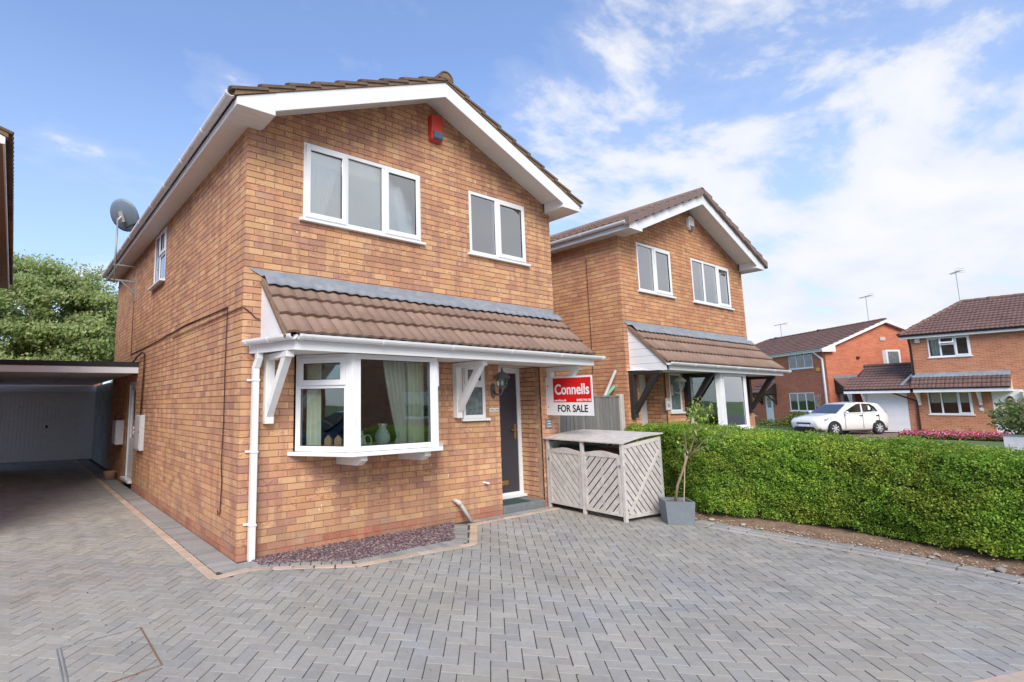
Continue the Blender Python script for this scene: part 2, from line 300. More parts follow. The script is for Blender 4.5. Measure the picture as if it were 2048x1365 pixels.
# ------------------------------------------------------------------ mesh helpers
class MB:
    def __init__(s): s.v = []; s.f = []
    def add(s, vs, fs):
        o = len(s.v); s.v += [tuple(v) for v in vs]; s.f += [tuple(i + o for i in f) for f in fs]; return s
    def box(s, x0, x1, y0, y1, z0, z1):
        return s.hexa([(x0, y0, z0), (x1, y0, z0), (x1, y1, z0), (x0, y1, z0)], [(x0, y0, z1), (x1, y0, z1), (x1, y1, z1), (x0, y1, z1)])
    def hexa(s, b, t):
        return s.add(list(b) + list(t), [(3, 2, 1, 0), (4, 5, 6, 7), (0, 1, 5, 4), (1, 2, 6, 5), (2, 3, 7, 6), (3, 0, 4, 7)])
    def obox(s, F, u0, u1, n0, n1, z0, z1):
        P = F
        return s.hexa([P(u0, n1, z0), P(u1, n1, z0), P(u1, n0, z0), P(u0, n0, z0)], [P(u0, n1, z1), P(u1, n1, z1), P(u1, n0, z1), P(u0, n0, z1)])
    def prism(s, poly, d):      # poly: 3D points (ccw seen from front), d: vector towards the back
        n = len(poly); d = Vector(d)
        a = [Vector(p) for p in poly]; b = [p + d for p in a]
        return s.add(a + b, [tuple(range(n)), tuple(range(2 * n - 1, n - 1, -1))] + [(i, i + n, (i + 1) % n + n, (i + 1) % n) for i in range(n)])
    def beam(s, p0, p1, wd, ht, up=(0, 0, 1)):
        p0 = Vector(p0); p1 = Vector(p1); d = (p1 - p0).normalized(); up = Vector(up)
        sd_ = d.cross(up)
        if sd_.length < 1e-4: sd_ = d.cross(Vector((1, 0, 0)))
        sd_.normalize(); u2 = sd_.cross(d)
        a = sd_ * wd / 2; b = u2 * ht / 2
        return s.hexa([p0 - a - b, p0 + a - b, p1 + a - b, p1 - a - b], [p0 - a + b, p0 + a + b, p1 + a + b, p1 - a + b])
    def tube(s, pts, r, n=8, caps=True):
        pts = [Vector(p) for p in pts]; rs = r if isinstance(r, (list, tuple)) else [r] * len(pts)
        rings = []
        for i, p in enumerate(pts):
            d = (pts[min(i + 1, len(pts) - 1)] - pts[max(i - 1, 0)]).normalized()
            a = d.cross(Vector((0, 0, 1)))
            if a.length < .05: a = d.cross(Vector((1, 0, 0)))
            a.normalize(); b = a.cross(d)
            rings.append([p + (a * math.cos(2 * PI * k / n) + b * math.sin(2 * PI * k / n)) * rs[i] for k in range(n)])
        vs = [v for R in rings for v in R]; fs = []
        for i in range(len(pts) - 1):
            for k in range(n):
                fs.append((i * n + k, (i + 1) * n + k, (i + 1) * n + (k + 1) % n, i * n + (k + 1) % n))
        if caps: fs += [tuple(range(n)), tuple((len(pts) - 1) * n + k for k in range(n - 1, -1, -1))]
        return s.add(vs, fs)
    def lathe(s, prof, c=(0, 0, 0), n=16, F=None):
        F = F or (lambda x, y, z: (c[0] + x, c[1] + y, c[2] + z))
        vs = [F(r * math.cos(2 * PI * k / n), r * math.sin(2 * PI * k / n), z) for r, z in prof for k in range(n)]
        fs = []
        for i in range(len(prof) - 1):
            for k in range(n): fs.append((i * n + k, i * n + (k + 1) % n, (i + 1) * n + (k + 1) % n, (i + 1) * n + k))
        return s.add(vs, fs)
    def sweep(s, prof, P0, P1, A, B):   # prof (a,b) open polyline with thickness already, closed loop
        P0 = Vector(P0); P1 = Vector(P1); A = Vector(A); B = Vector(B); n = len(prof)
        vs = [P + A * a + B * b for P in (P0, P1) for a, b in prof]
        return s.add(vs, [(i, (i + 1) % n, n + (i + 1) % n, n + i) for i in range(n)] + [tuple(range(n - 1, -1, -1)), tuple(range(n, 2 * n))])
    def mesh(s, name, mat, smooth=False):
        me = bpy.data.meshes.new(name); me.from_pydata([tuple(v) for v in s.v], [], s.f)
        if mat: me.materials.append(mat)
        if smooth: me.shade_smooth()
        return me
    def build(s, name, mat, parent=None, kind=None, smooth=False, bevel=0, label=None, fix=True):
        me = s.mesh(name, mat, smooth)
        return link(name, me, parent, kind, bevel, label)
def link(name, me, parent=None, kind=None, bevel=0, label=None):
    o = bpy.data.objects.new(name, me); COL.objects.link(o)
    if parent: o.parent = parent
    if kind: o['kind'] = kind
    if label: o['label'] = label
    if bevel:
        b = o.modifiers.new('bevel', 'BEVEL'); b.width = bevel; b.segments = 2; b.limit_method = 'ANGLE'; b.angle_limit = math.radians(40)
    return o
def tag(o, label, cat, group=None):
    o['label'] = label; o['category'] = cat
    if group: o['group'] = group
    return o
def thing(name, label, cat, loc=(0, 0, 0), rotz=0, group=None):
    o = bpy.data.objects.new(name, None); COL.objects.link(o); o.location = loc; o.rotation_euler = (0, 0, rotz); o.empty_display_size = .2
    return tag(o, label, cat, group)
def frame(O, U, Nn):
    O = Vector(O); U = Vector(U).normalized(); Nn = Vector(Nn).normalized()
    return lambda u, n, z: O + U * u + Nn * n + Vector((0, 0, z))
def arr_mesh(name, V, Fq, mat, parent=None, kind=None, k=4):
    me = bpy.data.meshes.new(name); nf = len(Fq)
    me.vertices.add(len(V)); me.vertices.foreach_set('co', np.asarray(V, np.float32).ravel())
    me.loops.add(nf * k); me.loops.foreach_set('vertex_index', np.asarray(Fq, np.int32).ravel())
    me.polygons.add(nf); me.polygons.foreach_set('loop_start', np.arange(0, nf * k, k, dtype=np.int32))
    me.polygons.foreach_set('loop_total', np.full(nf, k, np.int32)); me.update(calc_edges=True); me.validate()
    me.materials.append(mat)
    return link(name, me, parent, kind)
def leaves(name, C_, size, mat, parent=None, kind='stuff', normals=None, aspect=.55, jit=.9):
    """one four-cornered leaf per centre"""
    n = len(C_); d = rng.normal(size=(n, 3)); 
    if normals is not None: d = d * jit + normals
    d /= np.linalg.norm(d, axis=1)[:, None]
    a = np.cross(d, rng.normal(size=(n, 3))); a /= np.linalg.norm(a, axis=1)[:, None]; b = np.cross(d, a)
    s_ = (size * rng.uniform(.6, 1.3, n))[:, None]
    tip = C_ + a * s_; base = C_ - a * s_; l = C_ + b * s_ * aspect + d * s_ * .15; r = C_ - b * s_ * aspect + d * s_ * .15
    V = np.stack([base, r, tip, l], 1).reshape(-1, 3)
    return arr_mesh(name, V, np.arange(4 * n).reshape(-1, 4), mat, parent, kind)

# polygon clip in (u,z) by a*u+b*z<=c
def clip(poly, hp):
    a, b, c = hp; outp = []
    for i in range(len(poly)):
        p, q = poly[i], poly[(i + 1) % len(poly)]
        dp, dq = a * p[0] + b * p[1] - c, a * q[0] + b * q[1] - c
        if dp <= 0: outp.append(p)
        if (dp < 0 < dq) or (dq < 0 < dp):
            t = dp / (dp - dq); outp.append((p[0] + t * (q[0] - p[0]), p[1] + t * (q[1] - p[1])))
    return outp
J = .005
ZPH = .06
def brick_list(u0, u1, ztop, openings, clips=(), lead=0.0, zlow=-.02):
    """running bond; returns (poly, full)"""
    res = []
    n0 = -1; nmax = int(ztop / .075) + 2
    for n in range(n0, nmax):
        za = ZPH + .075 * (n - 1) + J + .0; zb = ZPH + .075 * n - J
        if zb < .004: continue
        za = max(za, zlow)
        off = 0 if n % 2 == 0 else -.1125
        k = 0
        while True:
            a = u0 + off + .225 * k; b = a + .215; k += 1
            if a >= u1: break
            a2 = max(a, u0 + lead); b2 = min(b, u1)
            if b2 - a2 < .02: continue
            rects = [(a2, b2, za, zb)]
            for (x0, x1, y0, y1) in openings:
                nr = []
                for (p, q, r, s) in rects:
                    if q <= x0 or p >= x1 or s <= y0 or r >= y1: nr.append((p, q, r, s)); continue
                    if p < x0: nr.append((p, x0, r, s))
                    if q > x1: nr.append((x1, q, r, s))
                    pp, qq = max(p, x0), min(q, x1)
                    if r < y0 - .008: nr.append((pp, qq, r, y0 - .003))
                    if s > y1 + .008: nr.append((pp, qq, y1 + .003, s))
                rects = nr
            for (p, q, r, s) in rects:
                if q - p < .012: continue
                poly = [(p, r), (q, r), (q, s), (p, s)]
                cl = False
                for hp in clips:
                    n2 = clip(poly, hp)
                    if n2 != poly: cl = True
                    poly = n2
                    if len(poly) < 3: break
                if len(poly) < 3: continue
                full = (not cl) and abs((q - p) - .215) < 1e-4 and abs((s - r) - .065) < 1e-4
                res.append((poly, full, n))
    return res
BRICK_MESH = {}
def brick_mesh(key, mat):
    if key not in BRICK_MESH:
        b = MB(); b.box(0, .215, 0, .03, 0, .065)
        BRICK_MESH[key] = b.mesh('brick', mat)
    return BRICK_MESH[key]
def lay_bricks(root, walls, mats, nparts=300, plinth_rows=1):
    """walls: list of (F, U, Nn, list). mats: (part, stuff, plinth part, plinth stuff)"""
    cand = []; R = root.matrix_basis if False else Matrix.Translation(root.location) @ Matrix.Rotation(root.rotation_euler.z, 4, 'Z')
    for wi, (F, U, Nn, bl) in enumerate(walls):
        U = Vector(U); Nn = Vector(Nn)
        for bi, (poly, full, n) in enumerate(bl):
            cz = sum(p[1] for p in poly) / len(poly); cu_ = sum(p[0] for p in poly) / len(poly)
            if full and nparts:
                wp = R @ F(cu_, 0, cz); v = CAM - wp; nn = (R.to_3x3() @ Nn)
                dd = (wp - CAM); 
                px = dd.dot(cr) / max(.1, dd.dot(cf)) * 1076 + 793; py = 664 - dd.dot(cu) / max(.1, dd.dot(cf)) * 1076
                if 0 < px < 2048 and 0 < py < 1365: cand.append((-(v.normalized().dot(nn)) / v.length_squared, wi, bi))
    cand.sort(); chosen = set((wi, bi) for _, wi, bi in cand[:nparts])
    S = MB(); Pp = MB()
    for wi, (F, U, Nn, bl) in enumerate(walls):
        U = Vector(U).normalized(); Nn = Vector(Nn).normalized()
        for bi, (poly, full, n) in enumerate(bl):
            pl = n <= plinth_rows; jn = random.uniform(-.0015, .0012)
            if (wi, bi) in chosen:
                o = link('brick', brick_mesh(('p' if pl else 'b') + mats[0].name, mats[2] if pl else mats[0]), root)
                p = F(poly[0][0], jn, poly[0][1])
                m = Matrix(((U.x, -Nn.x, 0, p.x), (U.y, -Nn.y, 0, p.y), (0, 0, 1, p.z), (0, 0, 0, 1)))
                o.matrix_basis = m
            else:
                (Pp if pl else S).prism([F(u, jn, z) for u, z in poly], -Nn * .03)
    if S.f: S.build('brick_courses', mats[1], root, 'stuff')
    if Pp.f: Pp.build('plinth_courses', mats[3], root, 'stuff')
def wall_cells(mb, F, u0, u1, z0, z1, openings, n0, n1):
    us = sorted(set([u0, u1] + [x for o in openings for x in o[:2] if u0 < x < u1])); zs = sorted(set([z0, z1] + [x for o in openings for x in o[2:] if z0 < x < z1]))
    for j in range(len(zs) - 1):
        run = None
        for i in range(len(us) - 1):
            cu_, cz = (us[i] + us[i + 1]) / 2, (zs[j] + zs[j + 1]) / 2
            solid = not any(o[0] < cu_ < o[1] and o[2] < cz < o[3] for o in openings)
            if solid: run = [us[i], us[i + 1]] if run is None else [run[0], us[i + 1]]
            if (not solid or i == len(us) - 2) and run: mb.obox(F, run[0], run[1], n0, n1, zs[j], zs[j + 1]); run = None

def window(root, F, u0, u1, z0, z1, lights, sill=.05, glass='glass', fw=.05, n=0.0, over=.05, name='window'):
    """lights: (u0,u1,z0,z1,'c'|'f'); the outer frame is the part, its sashes, panes and sill are sub-parts"""
    f = MB(); e = .0015
    f.obox(F, u0 + e, u0 + fw, n - .06, n, z0 + e, z1 - e); f.obox(F, u1 - fw, u1 - e, n - .06, n, z0 + e, z1 - e)
    f.obox(F, u0 + fw, u1 - fw, n - .06, n, z1 - fw, z1 - e); f.obox(F, u0 + fw, u1 - fw, n - .06, n, z0 + e, z0 + fw)
    us = sorted(set(l[0] for l in lights) | set(l[1] for l in lights)); 
    for x in us[1:-1]: f.obox(F, x - .03, x + .03, n - .058, n - .001, z0 + fw, z1 - fw)
    zz = set()
    for l in lights:
        for zv in (l[2], l[3]):
            if z0 + .1 < zv < z1 - .1: zz.add((l[0], l[1], zv))
    done = set()
    for a, b, zv in zz:
        if (a, b, zv) in done: continue
        done.add((a, b, zv)); f.obox(F, a + .02, b - .02, n - .056, n - .002, zv - .03, zv + .03)
    fo = f.build(name, M['white'], root, bevel=.004)
    for (a, b, c, d, k) in lights:
        a2 = a + (fw if abs(a - u0) < .01 else .028); b2 = b - (fw if abs(b - u1) < .01 else .028)
        c2 = c + (fw if abs(c - z0) < .01 else .028); d2 = d - (fw if abs(d - z1) < .01 else .028)
        if k == 'c':
            s = MB(); sw = .062; x0, x1, y0, y1 = a2 - .022, b2 + .022, c2 - .022, d2 + .022; m0, m1 = n + .0015, n + .018
            s.obox(F, x0, x0 + sw, m0, m1, y0, y1); s.obox(F, x1 - sw, x1, m0, m1, y0, y1)
            s.obox(F, x0 + sw, x1 - sw, m0, m1, y0, y0 + sw); s.obox(F, x0 + sw, x1 - sw, m0, m1, y1 - sw, y1)
            s.build('sash', M['white'], fo, bevel=.004)
            a2, b2, c2, d2 = x0 + sw, x1 - sw, y0 + sw, y1 - sw; gn = n - .008
        else: gn = n - .022
        g = MB(); g.obox(F, a2 - .012, b2 + .012, gn - .012, gn, c2 - .012, d2 + .012); g.build('pane', M[glass], fo)
        q = MB(); t = .007      # black gasket
        for (p, r, s_, t_) in ((a2, a2 + t, c2, d2), (b2 - t, b2, c2, d2), (a2 + t, b2 - t, c2, c2 + t), (a2 + t, b2 - t, d2 - t, d2)): q.obox(F, p, r, gn + .0005, gn + .004, s_, t_)
        q.build('gasket', M['black'], fo)
    if sill:
        s = MB(); s.obox(F, u0 - .05, u1 + .05, n - .02, n + over, z0 - sill, z0 - .0005); s.build('sill', M['white'], fo, bevel=.005)
    return fo
def tile_profile(w_, seg, amp):
    pr_ = []
    for i in range(seg + 1):
        x = w_ * i / seg; ph = (i / seg * 2) % 1.0 if i < seg else 0.0
        pr_.append((x, amp * (.5 - .5 * math.cos(2 * PI * ((i / seg * 2) % 1.0))) ** 1.0))
    return pr_
TILEM = {}
def tile_mesh(w_, ln, seg, amp, mat, th=.032, rise=.044):
    key = (round(w_, 4), round(ln, 4), seg, amp, mat.name)
    if key in TILEM: return TILEM[key]
    prf = tile_profile(w_, seg, amp); n = len(prf); vs = []
    for (x, h) in prf: vs.append((x, 0, h + rise))
    for (x, h) in prf: vs.append((x, ln, h + .001))
    for (x, h) in prf: vs.append((x, 0, h + rise - th))
    for (x, h) in prf: vs.append((x, ln, h + .001 - th))
    fs = [(i, i + 1, n + i + 1, n + i) for i in range(n - 1)] + [(2 * n + i + 1, 2 * n + i, 3 * n + i, 3 * n + i + 1) for i in range(n - 1)]
    fs += [(2 * n + i, 2 * n + i + 1, i + 1, i) for i in range(n - 1)]
    fs += [(0, n, 3 * n, 2 * n), (n - 1, 3 * n - 1, 4 * n - 1, 2 * n - 1)]
    me = bpy.data.meshes.new('roof_tile'); me.from_pydata(vs, [], fs); me.materials.append(mat)
    for p in me.polygons: p.use_smooth = p.index < n - 1
    TILEM[key] = (me, vs, fs); return TILEM[key]
def roof_tiles(root, O, S, Nn, width, length, w_=.30, gauge=.32, seg=12, amp=.024, mat='tile', smat='tiles', nparts=300, nrows=None, lastlen=None, keep=None):
    """O: lower corner; S: up the slope; U = S x N runs to the tiles' right"""
    O = Vector(O); S = Vector(S).normalized(); Nn = Vector(Nn).normalized(); U = S.cross(Nn)
    nc = max(1, round(width / w_)); w2 = width / nc; nr = nrows or math.ceil(length / gauge - .05)
    R = Matrix.Translation(root.location) @ Matrix.Rotation(root.rotation_euler.z, 4, 'Z')
    cand = []
    for r in range(nr):
        for c in range(nc):
            p = O + U * (c * w2) + S * (r * gauge)
            if keep and not keep(c * w2 + w2 / 2, r * gauge): continue
            cand.append(((R @ p - CAM).length, r, c, p))
    cand.sort(key=lambda a: a[0])
    S_ = MB()
    for i, (d, r, c, p) in enumerate(cand):
        ln = min(gauge + .07, length - r * gauge) if r == nr - 1 else gauge + .07
        if ln < .05: continue
        me, vs, fs = tile_mesh(w2, ln, seg, amp, M[mat])
        jt = random.uniform(-.002, .002)
        m = Matrix(((U.x, S.x, Nn.x, p.x + Nn.x * jt), (U.y, S.y, Nn.y, p.y + Nn.y * jt), (U.z, S.z, Nn.z, p.z + Nn.z * jt), (0, 0, 0, 1)))
        if i < nparts:
            o = link('roof_tile', me, root); o.matrix_basis = m
        else: S_.add([m @ Vector(v) for v in vs], fs)
    if S_.f: S_.build('tile_courses', M[smat], root, 'stuff', smooth=False)
def text_obj(name, body, size, Mx, mat, parent=None, sx=1.0, off=0.0, align='CENTER', ext=.0015, sp=1.0):
    cu_ = bpy.data.curves.new('t', 'FONT'); cu_.body = body; cu_.size = size; cu_.extrude = ext; cu_.offset = off; cu_.align_x = align; cu_.space_character = sp
    ob = bpy.data.objects.new('t', cu_); COL.objects.link(ob); dg = bpy.context.evaluated_depsgraph_get()
    me = bpy.data.meshes.new_from_object(ob.evaluated_get(dg)); COL.objects.unlink(ob); bpy.data.objects.remove(ob)
    me.materials.clear(); me.materials.append(mat); me.transform(Matrix.Diagonal((sx, 1, 1, 1))); me.transform(Mx)
    return link(name, me, parent)
def basis(O, X, Y):
    X = Vector(X).normalized(); Y = Vector(Y).normalized(); Z = X.cross(Y); O = Vector(O)
    return Matrix(((X.x, Y.x, Z.x, O.x), (X.y, Y.y, Z.y, O.y), (X.z, Y.z, Z.z, O.z), (0, 0, 0, 1)))
def gutter(root, P0, P1, outv, mat, r=.055, joints=1.0, name='gutter'):
    """half-round gutter from P0 to P1, outv pointing away from the fascia"""
    P0 = Vector(P0); P1 = Vector(P1); A = Vector(outv).normalized(); B = Vector((0, 0, 1)); m = 8
    outer = [(r - r * math.cos(PI * i / m), -r * 1.05 * math.sin(PI * i / m)) for i in range(m + 1)]
    inner = [(r - (r - .006) * math.cos(PI * i / m), -(r - .006) * math.sin(PI * i / m)) for i in range(m, -1, -1)]
    g = MB(); g.sweep(outer + inner, P0, P1, A, B);
    go = g.build(name, mat, root)
    Ln = (P1 - P0).length; d = (P1 - P0).normalized(); k = max(2, round(Ln / joints))
    for i in range(k + 1):
        c = P0 + d * min(max(Ln * i / k, .03), Ln - .03)
        j = MB(); oo = [(r - (r + .006) * math.cos(PI * a / m), -(r + .006) * 1.05 * math.sin(PI * a / m)) for a in range(m + 1)]
        ii = [(r - r * math.cos(PI * a / m), -r * math.sin(PI * a / m)) for a in range(m, -1, -1)]
        j.sweep(oo + ii, c - d * .02, c + d * .02, A, B); j.build('gutter_clip', mat, go)
    return go

# ------------------------------------------------------------------ house builder
W = 5.285; XM = W / 2; SL = .408
def zt(x): return 6.050 - SL * abs(x - XM)
def gable_house(root, D=9.3, of=(), ol=(), mats=('brick', 'bricks', 'pbrick', 'pbricks'), nb=300, lside=True, caps=False, tilem=('mtile', 'tiles'), fx=lambda a, b: (a, b), recess=None, front=True, tiles=True, seg=10, gutter_j=1.0, plain=False):
    bm = tuple(M[m] for m in mats)
    FF = frame((0, 0, 0), (1, 0, 0), (0, -1, 0)); FL = frame((0, D, 0), (0, -1, 0), (-1, 0, 0)); FR = frame((W, 0, 0), (0, 1, 0), (1, 0, 0)); FB = frame((W, D, 0), (-1, 0, 0), (0, 1, 0))
    walls = []
    clips = ((SL, 1, 5.945 + SL * XM), (-SL, 1, 5.945 - SL * XM))
    walls.append((FF, (1, 0, 0), (0, -1, 0), brick_list(0, W, 5.95, of, clips)))
    if lside: walls.append((FL, (0, -1, 0), (-1, 0, 0), brick_list(0, D - .0305, 4.80, ol)))
    if recess:
        a, b, dpt = recess
        walls.append((frame((b, dpt, 0), (0, -1, 0), (-1, 0, 0)), (0, -1, 0), (-1, 0, 0), brick_list(0, dpt - .0305, 2.17, ())))
        walls.append((frame((a, 0, 0), (0, 1, 0), (1, 0, 0)), (0, 1, 0), (1, 0, 0), brick_list(.0305, dpt, 2.17, ())))
    lay_bricks(root, walls, bm, nb)
    mb = MB()
    wall_cells(mb, FF, .008, W - .008, 0, 4.78, of, -.12, -.008)
    mb.prism([(.008, .008, 4.7805), (W - .008, .008, 4.7805), (W - .008, .008, 4.865), (XM, .008, 5.940), (.008, .008, 4.865)], (0, .112, 0))
    wall_cells(mb, FL, .008, D - .1205, 0, 4.78, ol, -.12, -.008)
    mb.build('mortar_wall', M['mortar'], root)
    rw = MB(); rw.obox(FR, .1205, D - .008, -.12, -.0, 0, 4.78); rw.obox(FB, .1205, W - .1205, -.12, -.008, 0, 4.78)
    rw.prism([(W, D, 4.78), (0, D, 4.78), (XM, D, 5.85)], (0, -.11, 0)); rw.build('rear_wall', M['tb_orange'], root)
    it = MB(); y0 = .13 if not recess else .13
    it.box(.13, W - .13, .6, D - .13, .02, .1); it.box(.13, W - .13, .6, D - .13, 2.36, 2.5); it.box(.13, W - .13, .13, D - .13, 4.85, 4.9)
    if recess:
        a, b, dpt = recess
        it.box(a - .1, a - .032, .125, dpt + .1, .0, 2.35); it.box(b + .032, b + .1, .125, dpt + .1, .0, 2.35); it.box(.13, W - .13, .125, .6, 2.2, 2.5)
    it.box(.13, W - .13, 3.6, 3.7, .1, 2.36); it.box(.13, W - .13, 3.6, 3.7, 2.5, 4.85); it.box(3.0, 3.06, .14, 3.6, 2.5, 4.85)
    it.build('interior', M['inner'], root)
    # roof deck, bargeboards, eaves
    y0, y1 = -.395, D + .3
    for s in (0, 1):
        X = (lambda x: x) if s == 0 else (lambda x: W - x)
        def P(poly, d, mbb, y):
            q = [(X(x), y, z) for x, z in poly]
            if s: q = q[::-1]
            mbb.prism(q, (0, d, 0))
        b = MB(); P([(-.27, zt(-.27) - .09), (XM, zt(XM) - .09), (XM, zt(XM)), (-.27, zt(-.27))], y1 - y0, b, y0); b.build('roof_deck', M['dark'], root)
        b = MB(); P([(.16, zt(.16) - .215), (XM, zt(XM) - .215), (XM, zt(XM) + .002), (.16, zt(.16) + .002)], .024, b, y0 - .026); b.build('bargeboard', M['white'], root, bevel=.004)
        b = MB(); P([(-.275, 4.765), (.159, 4.765), (.159, zt(.159)), (-.275, zt(-.275) - .004)], .022, b, y0 - .024); b.build('box_end', M['white'], root, bevel=.004)
        b = MB(); P([(.16, zt(.16) - .103), (XM, zt(XM) - .103), (XM, zt(XM) - .0915), (.16, zt(.16) - .0915)], .393, b, y0); b.build('gable_soffit', M['soffit'], root)
        b = MB(); P([(.15, 4.77), (.16, 4.77), (.16, 4.932), (.15, 4.932)], .36, b, y0 - .001); b.build('box_side', M['white'], root)
        b = MB(); k = int((D + .6) / .1)
        for i in range(k):
            ya = y0 + .1 * i
            xi = .149 if ya < -.09 else -.001
            xa, xb = sorted((X(-.249), X(xi))); b.box(xa, xb, ya + .0015, ya + .0985, 4.772, 4.781)
        xa, xb = sorted((X(-.25), X(-.01))); b.box(xa, xb, y0 + .01, y0 + k * .1, 4.7815, 4.785)
        b.build('eaves_soffit', M['brownsoffit' if plain else 'soffit'], root)
        b = MB(); xa, xb = sorted((X(-.272), X(-.25))); b.box(xa, xb, y0 + .0, D + .2, 4.766, zt(-.27) - .005); b.build('fascia', M['white'], root)
        gx = X(-.274)
        if not (plain and s): gutter(root, (gx, y0 - .0, 4.905), (gx, D + .2, 4.895), (-1 if s == 0 else 1, 0, 0), M['gutterw'], .055, gutter_j)
        if tiles:
            c = math.cos(math.atan(SL)); sn = math.sin(math.atan(SL)); ln = (XM + .33) / c
            if s == 0: roof_tiles(root, (-.33, D + .32, zt(-.33) + .055), (c, 0, sn), (-sn, 0, c), D + .32 + .45, ln, .30, .345, seg, .026, tilem[0], tilem[1], nparts=120)
            else: roof_tiles(root, (W + .33, -.45, zt(-.33) + .055), (-c, 0, sn), (sn, 0, c), D + .32 + .45, ln, .30, .345, seg, .026, tilem[0], tilem[1], nparts=120)
            b = MB()
            if not caps:
                P([(-.30, zt(-.30) + .004), (XM, zt(XM) + .004), (XM, zt(XM) + .064), (-.30, zt(-.30) + .064)], .10, b, -.435); b.build('verge_mortar', M['vmortar'], root)
            else:
                nc = 10; xs = [-.33 + (XM - .02 + .33) * i / nc for i in range(nc + 1)]
                for i in range(nc):
                    b = MB(); a_, b_ = xs[i] - .02, xs[i + 1]
                    P([(a_, zt(a_) - .02), (b_ - .012, zt(b_) + .0), (b_ - .012, zt(b_) + .10), (a_, zt(a_) + .15)], .12, b, -.475 - .012 * (i % 2)); b.build('verge_cap', M['cap'], root, bevel=.008)
    if tiles:
        n = 12; Lr = (D + .75) / 22
        for i in range(22):
            b = MB(); ya = -.45 + Lr * i
            out_ = [(.13 * math.cos(PI * k / 8), .125 * math.sin(PI * k / 8)) for k in range(9)]; in_ = [(.112 * math.cos(PI * k / 8), .107 * math.sin(PI * k / 8)) for k in range(8, -1, -1)]
            b.sweep([(x, z) for x, z in out_ + in_], (XM, ya, 6.085), (XM, ya + Lr - .006, 6.085), (1, 0, 0), (0, 0, 1)); b.build('ridge_tile', M[tilem[0]], root)
        b = MB(); b.prism([(XM + .11 * math.cos(PI * k / 8), -.44, 6.085 + .105 * math.sin(PI * k / 8)) for k in range(9)], (0, .03, 0)); b.build('ridge_end', M['vmortar'] if not caps else M['cap'], root)

